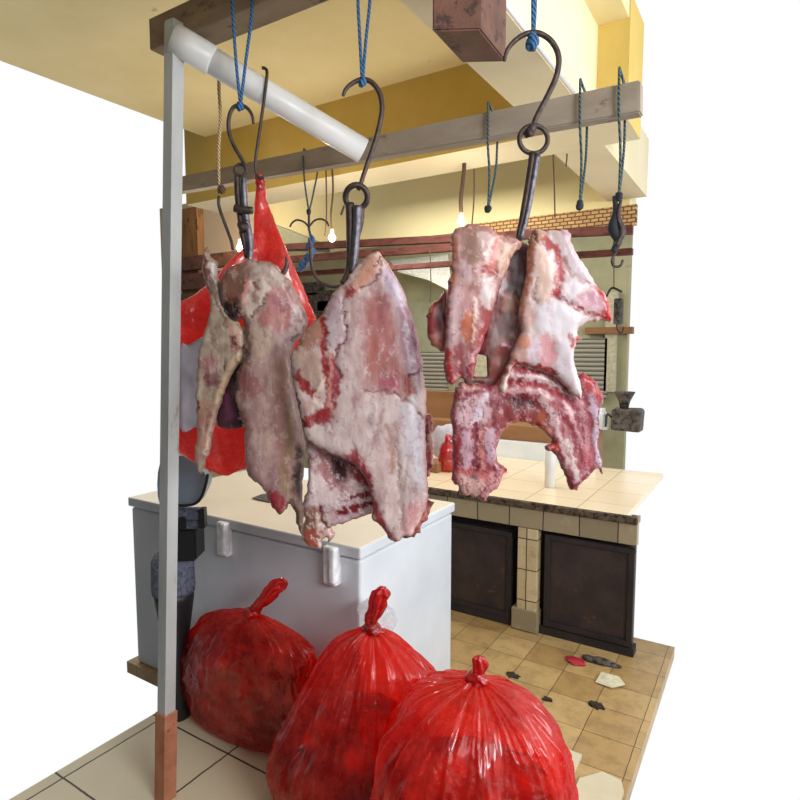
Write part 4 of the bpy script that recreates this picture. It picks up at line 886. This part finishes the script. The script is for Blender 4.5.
sheet('right_slab', [(527, 238), (531, 233), (540, 232), (553, 233), (563, 232), (567, 238), (570, 250), (579, 264), (588, 278), (594, 287), (600, 293), (606, 306), (608, 316), (606, 323), (598, 321), (588, 322), (578, 326), (573, 333), (577, 338), (572, 346), (570, 354), (573, 370), (578, 388), (578, 399), (570, 394), (560, 385), (550, 375), (540, 371), (524, 367), (512, 365), (507, 378), (504, 392), (497, 389), (501, 375), (508, 358), (513, 343), (519, 328), (516, 318), (520, 295), (524, 268), (525, 250)],
  D3, (206, 190, 188), [
  ('s', [(529, 236), (528, 255), (525, 280), (521, 305), (518, 325)], (178, 116, 88), 4, .5, 5), ('p', [(532, 234), (540, 233), (540, 242), (534, 248), (530, 244)], (196, 160, 120), 4, 1), ('s', [(531, 236), (533, 244)], (130, 72, 52), 2, -1, 4),
  ('s', [(541, 244), (550, 252), (555, 264), (555, 280), (551, 296)], (178, 74, 76), 4, -1.8, 8), ('p', [(533, 250), (546, 258), (549, 275), (546, 296), (538, 305), (530, 290)], (218, 190, 176), 5, 2.4),
  ('p', [(552, 236), (564, 236), (572, 254), (582, 270), (590, 286), (580, 288), (568, 272), (560, 256)], (204, 188, 194), 6, 1), ('s', [(558, 262), (566, 278), (580, 284), (592, 290)], (184, 142, 142), 3, -1.2, 2.5),
  ('p', [(556, 284), (572, 280), (578, 292), (570, 302), (556, 300)], (218, 212, 218), 6, 1.5), ('p', [(574, 296), (590, 290), (600, 298), (602, 312), (588, 312), (574, 306)], (198, 152, 164), 6),
  ('s', [(551, 299), (562, 303), (574, 310), (586, 316), (602, 318)], (150, 62, 72), 3, -2.4, 4), ('s', [(594, 290), (602, 304), (606, 320)], (186, 50, 52), 3.5, 0, 7), ('p', [(596, 310), (607, 310), (607, 323), (597, 321)], (182, 34, 36), 4),
  ('p', [(536, 306), (552, 302), (574, 314), (572, 332), (560, 345), (545, 340), (534, 325)], (218, 212, 218), 8, 1.4), ('s', [(533, 282), (529, 300), (534, 302)], (160, 128, 128), 2.5, -1.5, 2.5), ('s', [(524, 300), (526, 325), (522, 345)], (204, 172, 164), 5, .6, 5),
  ('p', [(552, 340), (568, 345), (572, 370), (577, 390), (565, 384), (553, 370)], (218, 212, 218), 6, 2), ('p', [(536, 335), (550, 338), (552, 360), (546, 370), (536, 366)], (212, 158, 162), 6, -.6), ('p', [(522, 338), (534, 336), (536, 356), (530, 366), (522, 358)], (218, 200, 214), 5, 1),
  ('p', [(514, 335), (526, 336), (528, 346), (518, 350), (512, 345)], (206, 150, 126), 5), ('p', [(508, 350), (522, 352), (526, 364), (512, 365), (506, 372)], (214, 178, 168), 5, .6), ('s', [(510, 362), (524, 365), (540, 369), (550, 372)], (160, 56, 58), 2.5, -1, 5),
  ('p', [(500, 376), (507, 374), (505, 391), (498, 388)], (234, 214, 202), 3, 1.5), ('p', [(570, 336), (578, 334), (578, 342), (572, 346)], (158, 40, 40), 3), ('s', [(564, 336), (568, 345)], (178, 80, 80), 3, 0, 4),
  ], M['meat'], m3, T=9, R=12, dz=7, edge=((206, 150, 136), 2.5, .5), mott=[((184, 150, 148), .65, 12), ((224, 216, 218), .5, 10)], seed=83, bulge=5, yaw=-.1, veins=(((206, 160, 156), 80, 3.5, 18, .3, .5), ((228, 222, 228), 84, 3, 16, .25, .5)))

# ================================================================== HUNG RED BAG, WHITE SHEET
hb = thing('hung_bag', PD(261, 184, 2.02), 'tall red plastic bag hung from the long thin wire hook behind the left cut', 'bag')
sheet('film', [(257, 183), (264, 183), (266, 200), (272, 215), (281, 236), (291, 258), (300, 280), (309, 303), (317, 325), (316, 360), (310, 400), (296, 440), (262, 462), (240, 470), (224, 477), (210, 470), (196, 462), (176, 452), (168, 430), (168, 380), (166, 330), (174, 308), (190, 296), (205, 285), (214, 281), (225, 268), (240, 252), (252, 236), (254, 210)], 2.12, (232, 40, 36), [], M['film_back'], hb,
      T=7, R=22, step=2.2, lump=5, seed=91, rag=.3, wave=5)
blob('knot', PD(260.5, 184, 2.08), (.016, .016, .022), M['film_knot'], hb, .5, 60, 3, 4)
tube('tail', pxs([(260, 180), (258, 177), (261, 174)], 2.08), [.01, .014, .006], M['film_knot'], hb, 10)
tag(sheet('white_sheet', [(180, 350), (190, 345), (205, 337), (207, 362), (204, 395), (205, 425), (194, 428), (180, 427)], 2.02, (220, 220, 226), [], M['white_sheet'], None, T=3, R=6, step=2, lump=4, seed=95, rag=.6, wave=1.5), 'white speckled sheet hanging at the far left under the red bag fold', 'sheet')

# ================================================================== RED BAGS ON THE FLOOR
def bag(label, base, top, prof, ax, ay, rot, tail, seed, wr=1.0, lean=1.2, tr_=1.0, dents=(), cols=((96, 22, 24), (150, 40, 38)), fill=.66, film='film', square=2.3):
    base = Vector(base); top = Vector(top); H = top.z - base.z
    root = thing('plastic_bag', base, label, 'bag', 'red meat bags on the floor')
    NTH, NZ = 340, 170
    ts = np.linspace(0, 1, NZ); pr = np.array([p[0] for p in prof]); pz = np.array([p[1] for p in prof])
    u = np.linspace(0, 1, len(prof)); 
    pts = catmull([(a, b, 0) for a, b in prof], 24); L = np.array([(p.x, p.y) for p in pts])
    al = np.concatenate([[0], np.cumsum(np.hypot(*np.diff(L, axis=0).T))]); al /= al[-1]
    r = np.interp(ts, al, L[:, 0]); z = np.interp(ts, al, L[:, 1]); r = np.maximum(r, .0)
    th = np.linspace(0, 2 * math.pi, NTH, endpoint=False)
    TH, RR = np.meshgrid(th, r); _, ZZ = np.meshgrid(th, z)
    ct_, st_ = np.cos(TH), np.sin(TH)
    sup = (np.abs(ct_) ** square + np.abs(st_) ** square) ** (-1 / square)
    hN = np.clip(ZZ, 0, 1)
    rs = np.random.RandomState(seed)
    rad = RR * sup
    fac = np.ones_like(rad)
    for k in range(15):
        th0 = rs.uniform(0, 2 * math.pi); wdt = rs.uniform(.03, .11); am = rs.uniform(.04, .10) * wr; tw = rs.uniform(-.6, .6); zl = rs.uniform(.15, .6)
        dth = np.angle(np.exp(1j * (TH - th0 - tw * (1 - hN))))
        env = sm((hN - zl) / .3)
        fac += am * env * (np.exp(-np.abs(dth) / wdt) - .35 * np.exp(-(dth / (wdt * 2.5)) ** 2))
    for n_, a_ in ((9, .008), (17, .008), (29, .006)):
        fac += a_ * wr * np.sin(n_ * TH + rs.uniform(0, 6) + 3 * hN * rs.uniform(-1, 1)) * sm((hN - .3) / .6) * 2.0
    px_ = ct_ * rad * 3; py_ = st_ * rad * 3
    fac += .075 * fbm(TH * 1.1 + 9 * seed, hN * 3.6 + .3, seed, 3) * sm((1 - hN) / .3) * (1 - np.exp(-((TH - math.pi * 2) / .3) ** 2)) * (1 - np.exp(-(TH / .3) ** 2))
    rg = 1 - np.abs(fbm(ct_ * 2.6 + 7 + .5 * hN, st_ * 2.6 + hN * .9 + seed, seed + 3, 3)) * 3.2
    fac += .045 * wr * np.clip(rg, 0, 1) ** 2.5 * (.25 + sm((hN - .25) / .5))
    rg = 1 - np.abs(fbm(ct_ * 5 + 3 - 2.0 * hN, st_ * 5 + hN * 2.6 + seed, seed + 6, 3)) * 3.0
    fac += .022 * np.clip(rg, 0, 1) ** 2
    for (t0, z0, wt, wz, am) in dents:
        dth = np.angle(np.exp(1j * (TH - t0))); fac += am * np.exp(-(dth / wt) ** 2 - ((hN - z0) / wz) ** 2)
    rad = rad * fac
    lx = ct_ * rad * ax; ly = st_ * rad * ay
    c, s = math.cos(rot), math.sin(rot)
    k = np.clip(ZZ, 0, 1.2) ** lean
    dx, dy = top.x - base.x, top.y - base.y
    Xw = base.x + lx * c - ly * s + dx * k; Yw = base.y + lx * s + ly * c + dy * k; Zw = base.z + ZZ * H
    Zw = np.maximum(Zw + .012 * fbm(TH * 2, hN * 5, seed + 8, 2) * (hN > .05), base.z)
    V = np.stack([Xw, Yw, Zw], -1).reshape(-1, 3)
    F = []
    for i in range(NZ - 1):
        for j in range(NTH):
            F.append((i * NTH + j, i * NTH + (j + 1) % NTH, (i + 1) * NTH + (j + 1) % NTH, (i + 1) * NTH + j))
    pv = Vector((0, 0, 0))
    me = bpy.data.meshes.new('film'); me.from_pydata([tuple(v) for v in V], [], F); me.update()
    link('film', me, M[film], root)
    # contents: lumps of meat pressing against the film
    bm = bmesh.new(); bmesh.ops.create_icosphere(bm, subdivisions=5, radius=1)
    rz = [np.interp(t, L[:, 1] if False else z, r) for t in (0, 1)]
    for v in bm.verts:
        n = v.co.normalized(); zc = (n.z * .5 + .5) * fill + .015
        rr = np.interp(zc, z, r); hr = math.hypot(n.x, n.y) + 1e-6; a = math.atan2(n.y, n.x)
        q = abs(n.z); cap = math.sqrt(max(0, 1 - q ** 5))
        sp = (abs(math.cos(a)) ** square + abs(math.sin(a)) ** square) ** (-1 / square)
        f = .91 * cap * rr * sp * (1 + .10 * noise3(n, 3.2, seed) + .05 * noise3(n, 8, seed + 2))
        x = math.cos(a) * f * ax; y = math.sin(a) * f * ay; kk = zc ** lean
        v.co = Vector((base.x + x * c - y * s + dx * kk, base.y + x * s + y * c + dy * kk, base.z + max(.006, zc * H + .02 * noise3(n, 5, seed + 5) * (n.z > -.5))))
    o = from_bm('meat_pieces', bm, M['chunk'], None, True)
    at = o.data.color_attributes.new('Col', 'FLOAT_COLOR', 'POINT'); A, B, Cc = LIN(cols[0]), LIN(cols[1]), LIN((214, 168, 152))
    for i, v in enumerate(o.data.vertices):
        kx = min(1, max(0, .5 + 1.5 * noise3(v.co, 11, seed))); g = min(1, max(0, (noise3(v.co, 15, seed + 4) - .28) * 4)); qv = (A * (1 - kx) + B * kx) * (1 - g) + Cc * g
        at.data[i].color = (qv[0], qv[1], qv[2], 1)
    tag(o, 'dark red meat pieces filling the ' + label.split(' red ')[0] + ' red bag', 'meat', None, 'stuff')
    # knot and tail
    blob('knot', top + Vector((0, 0, .005)), (.030, .028, .022), M['film_knot'], root, .45, 42, 4, seed)
    tp_ = [top] + [Vector(p) for p in tail]
    bm = bmesh.new(); cp = catmull(tp_, 8); n = len(cp); rad_ = np.interp(np.linspace(0, 1, n), [0, .18, .5, .8, 1], [.024, .017, .024, .026, .012])
    add_tube(bm, cp, list(rad_ * tr_), 28, False, .62)
    for i, v in enumerate(bm.verts):
        a = (i % 28) / 28 * 2 * math.pi
        v.co += (v.co - min(cp, key=lambda q: (q - v.co).length)) * (.28 * math.sin(5 * a + (i // 28) * .25) + .15 * math.sin(11 * a)) + Vector((noise3(v.co, 50), noise3(v.co, 50, 3), noise3(v.co, 50, 6))) * .004
    from_bm('tail', bm, M['film_knot'], root, True)
    return root

P_ROUND = [(0, 0), (.30, .0), (.55, .008), (.80, .07), (.96, .20), (1.0, .36), (.97, .54), (.87, .71), (.71, .85), (.48, .945), (.22, .99), (.055, 1.0)]
P_FULL = [(0, 0), (.40, .0), (.70, .008), (.90, .08), (1.0, .25), (1.0, .44), (.95, .62), (.83, .78), (.62, .89), (.38, .955), (.15, .99), (.05, 1.0)]
P_PEAR = [(0, 0), (.35, .0), (.62, .008), (.86, .07), (.98, .18), (1.0, .30), (.92, .45), (.78, .60), (.63, .74), (.48, .86), (.34, .94), (.18, .985), (.055, 1.0)]
g0 = .0145
bl = PD(246, 690, 2.3); bl.y = FY0 - .125; bl.x = PY(238, 690, bl.y).x
tl = PY(252, 614, FY0 - .17)
bag('leftmost round red bag with long thick tail standing against the freezer', (bl.x, bl.y, g0), tl, P_ROUND, .355, .112, 0.0,
    [PY(259, 605, FY0 - .17), PY(269, 594, FY0 - .16), PY(278, 586, FY0 - .15), PY(286, 581, FY0 - .14)], 3, wr=.7, cols=((84, 20, 28), (150, 62, 70)), fill=.8, square=2.05, dents=((0.0, .9, .9, .14, .3),))
bm_ = PD(346, 720, 1.86); tm = PD(372, 630, 1.86)
bag('middle pear shaped red bag with twisted tail before the freezer corner', (bm_.x, bm_.y, g0), tm, P_PEAR, .285, .215, .15,
    [PD(371, 620, 1.86), PD(376, 607, 1.855), PD(381, 595, 1.85), PD(384, 588, 1.845)], 9, wr=1.0, cols=((92, 14, 14), (150, 40, 34)), fill=.62,
    dents=((0.15, .82, .8, .16, .55), (2.9, .9, .8, .1, .12)), square=2.05)
br = PD(466, 760, 1.52); tr = PD(478, 680, 1.52)
bag('rightmost red bag with short upright knot nearest the viewer', (br.x, br.y, g0), tr, P_FULL, .268, .225, .45,
    [PD(479, 672, 1.515), PD(480, 663, 1.51), PD(481, 656, 1.51)], 15, wr=1.25, cols=((100, 16, 16), (160, 44, 38)), fill=.66, tr_=.72, dents=((2.7, .95, .7, .08, .35),))

# clear crumpled bag behind the middle knot
c = PX(380, 620, FX1 + .05)
tag(blob('clear_bag', PD(378, 620, 2.06), (.07, .045, .08), M['film_white'], None, .35, 14, 4, 6), 'clear crumpled plastic bag behind the middle bag knot', 'bag')

# ================================================================== SCALE AND THINGS AT THE LEFT EDGE
c = PD(186, 520, 2.36)
ws = thing('weighing_scale', (c.x, c.y, 0), 'black framed weighing scale with blue grey pan at the left edge', 'scale')
def disc_pan():
    bm = bmesh.new(); out = smooth_closed([(160, 463), (182, 456), (194, 462), (205, 474), (208, 482), (203, 495), (197, 503), (184, 506), (160, 505)], 4)
    f = [bm.verts.new(PD(x, y, 2.33)) for x, y in out]; b = [bm.verts.new(PD(x, y, 2.33) + FW * .05) for x, y in out]
    bm.faces.new(f); bm.faces.new(b[::-1])
    for i in range(len(f)): bm.faces.new((f[i], f[(i + 1) % len(f)], b[(i + 1) % len(f)], b[i]))
    return bm
from_bm('pan', disc_pan(), M['pan'], ws)
tube('pan_rim', pxs([(208, 474), (206, 484), (202, 496), (196, 503), (186, 505.5), (162, 505)], 2.32), .006, M['black'], ws, 8)
tube('hanger', pxs([(178, 449), (186, 448), (193, 447)], 2.3), .004, M['pvc'], ws, 6)
def pbox(bm, x0, y0, x1, y1, d, th, bev=.004):
    a = PD(x0, y0, d); e = PD(x1, y1, d); w = (e - a); wx = RT * w.dot(RT); vs = []
    for k in (0, 1):
        o = FW * th * k
        for q in (a, a + wx, a + wx + UP * w.z, a + UP * w.z): vs.append(bm.verts.new(q + o))
    fs = [bm.faces.new([vs[i] for i in q]) for q in ((0, 1, 2, 3), (7, 6, 5, 4), (0, 4, 5, 1), (1, 5, 6, 2), (2, 6, 7, 3), (3, 7, 4, 0))]
    bmesh.ops.bevel(bm, geom=list({e for f in fs for e in f.edges}), offset=bev, segments=2, affect='EDGES')
bm = bmesh.new(); pbox(bm, 160, 529, 196, 562, 2.34, .12, .01); from_bm('body', bm, M['black'], ws)
bm = bmesh.new(); pbox(bm, 160, 510, 199, 520, 2.33, .05); pbox(bm, 160, 521, 201, 529, 2.34, .05); from_bm('platform', bm, M['bluecloth'], ws)
bm = bmesh.new(); pbox(bm, 198.5, 509, 204.5, 529, 2.31, .04, .003); pbox(bm, 178, 518, 184, 530, 2.31, .03, .003); from_bm('bracket', bm, M['black'], ws)
# bucket/stool carrying it
c0 = PD(174, 600, 2.46); ztop = PD(182, 562, 2.34).z
st = thing('storage_tub', (c0.x, c0.y, 0), 'dark tub with blue speckled cover under the weighing scale', 'tub')
zt = ztop - .005
lathe('tub', [(.05, 0), (.055, .01), (.06, zt - .36), (.083, zt - .2), (.085, zt - .15)], (c0.x, c0.y, 0), M['black'], st, 26)
lathe('cover', [(.088, zt - .17), (.09, zt - .15), (.087, zt - .03), (.075, zt - .004), (.03, zt)], (c0.x, c0.y, 0), M['bluecloth'], st, 26)

# ================================================================== LITTER ON FLOOR
c = PZ(575, 662, 0)
tag(blob('meat_scrap', (c.x, c.y, .006), (.055, .035, .012), M['redplastic'], None, .5, 30, 4, 2, 0.001), 'small red scrap of meat on the floor before the counter', 'scrap')
c = PZ(600, 663, 0)
tag(blob('floor_rag', (c.x, c.y, .008), (.085, .03, .016), M['clutter'], None, .5, 26, 4, 4, 0.001), 'dark wet rag on the floor beside the red scrap', 'rag')
c = PZ(610, 683, 0)
bm = bmesh.new(); vs = [bm.verts.new((c.x + x, c.y + y, .004 + .004 * i)) for i, (x, y) in enumerate(((-.06, -.04), (.02, -.055), (.07, .0), (.03, .05), (-.05, .04)))]
bm.faces.new(vs); r = bmesh.ops.extrude_face_region(bm, geom=list(bm.faces))
for v in [g for g in r['geom'] if isinstance(g, bmesh.types.BMVert)]: v.co.z += .003
tag(from_bm('paper_scrap', bm, M['cream_panel']), 'pale paper scrap on the floor at the right edge', 'paper')
for (x, y, s, lab) in ((596, 706, .03, 'black clump of dirt at a tile joint right of the nearest bag'), (547, 700, .02, 'small dark clump of dirt beside the nearest bag'), (513, 676, .028, 'dark dirt clump just behind the nearest bag')):
    c = PZ(x, y, 0)
    tag(blob('dirt_clump', (c.x, c.y, .004), (s * 1.2, s * .8, .006), M['dirt'], None, .6, 60, 4, int(x), 0.0005), lab, 'dirt')

# ================================================================== LIGHT, WORLD, CAMERA
def area(name, loc, target, size, power, col, sy=None):
    l = bpy.data.lights.new(name, 'AREA'); l.energy = power; l.color = col; l.size = size
    if sy: l.shape = 'RECTANGLE'; l.size_y = sy
    o = bpy.data.objects.new(name, l); C.objects.link(o); o.location = loc
    o.rotation_euler = (Vector(target) - Vector(loc)).to_track_quat('-Z', 'Y').to_euler(); return o
def point(name, loc, power, col, r=.05):
    l = bpy.data.lights.new(name, 'POINT'); l.energy = power; l.color = col; l.shadow_soft_size = r
    o = bpy.data.objects.new(name, l); C.objects.link(o); o.location = loc; return o
area('daylight_right', (2.2, 2.7, 2.0), (-1.3, 2.1, .9), 1.1, 46, (.90, .96, 1.0), 1.3)
area('daylight_front', (2.1, .1, 2.4), (-1.1, 1.4, 1.4), 1.3, 104, (.97, .98, 1.0), .9)
area('front_fill', (.6, -.2, 2.2), (-.95, 1.5, 1.45), 1.0, 11, (1.0, .97, .95), .8)  # soft frontal fill added for the hanging meat, no opening there
area('ceiling_fluorescent', (-1.9, 3.45, 2.7), (-1.9, 3.6, .5), 1.2, 16, (1.0, .95, .84), .3)
area('stall_fill', (-2.6, 4.6, 2.7), (-2.0, 5.6, 1.2), 1.2, 24, (1.0, .95, .85))  # unseen fill added to brighten the back stall
point('bulb_and_fill_light', PD(225, 215, 4.9), 16, (1.0, .84, .64)); point('bulb_and_fill_light', PD(240, 246, 3.2), 4, (1.0, .84, .62)); point('bulb_and_fill_light', PD(332, 236, 3.2), 3, (1.0, .88, .7)); point('bulb_and_fill_light', PD(461, 224, 3.0), 3, (1.0, .88, .7))  # first is extra fill added by the peach wall, the others sit at bulbs
wd = bpy.data.worlds.new('daylight'); bpy.context.scene.world = wd; wd.use_nodes = True
wn = wd.node_tree.nodes; wl = wd.node_tree.links
bg = wn['Background']; tc = wn.new('ShaderNodeTexCoord'); sp = wn.new('ShaderNodeSeparateXYZ'); wl.new(tc.outputs['Generated'], sp.inputs[0])
mr = wn.new('ShaderNodeMapRange'); mr.inputs['From Min'].default_value = -.5; mr.inputs['From Max'].default_value = .3
mr.inputs['To Min'].default_value = .10; mr.inputs['To Max'].default_value = 1.0; wl.new(sp.outputs['Y'], mr.inputs['Value'])
wl.new(mr.outputs[0], bg.inputs['Strength']); bg.inputs['Color'].default_value = (1, 1, 1, 1)
cam = bpy.data.cameras.new('camera'); cam.sensor_width = 36; cam.lens = FPX / 800 * 36; cam.clip_start = .05
co = bpy.data.objects.new('camera', cam); C.objects.link(co); co.location = ORG
co.rotation_euler = (math.pi / 2 - PITCH, 0, YAW)
bpy.context.scene.camera = co
vs = bpy.context.scene.view_settings; vs.view_transform = 'Standard'; vs.look = 'None'; vs.exposure = 0; vs.gamma = 1
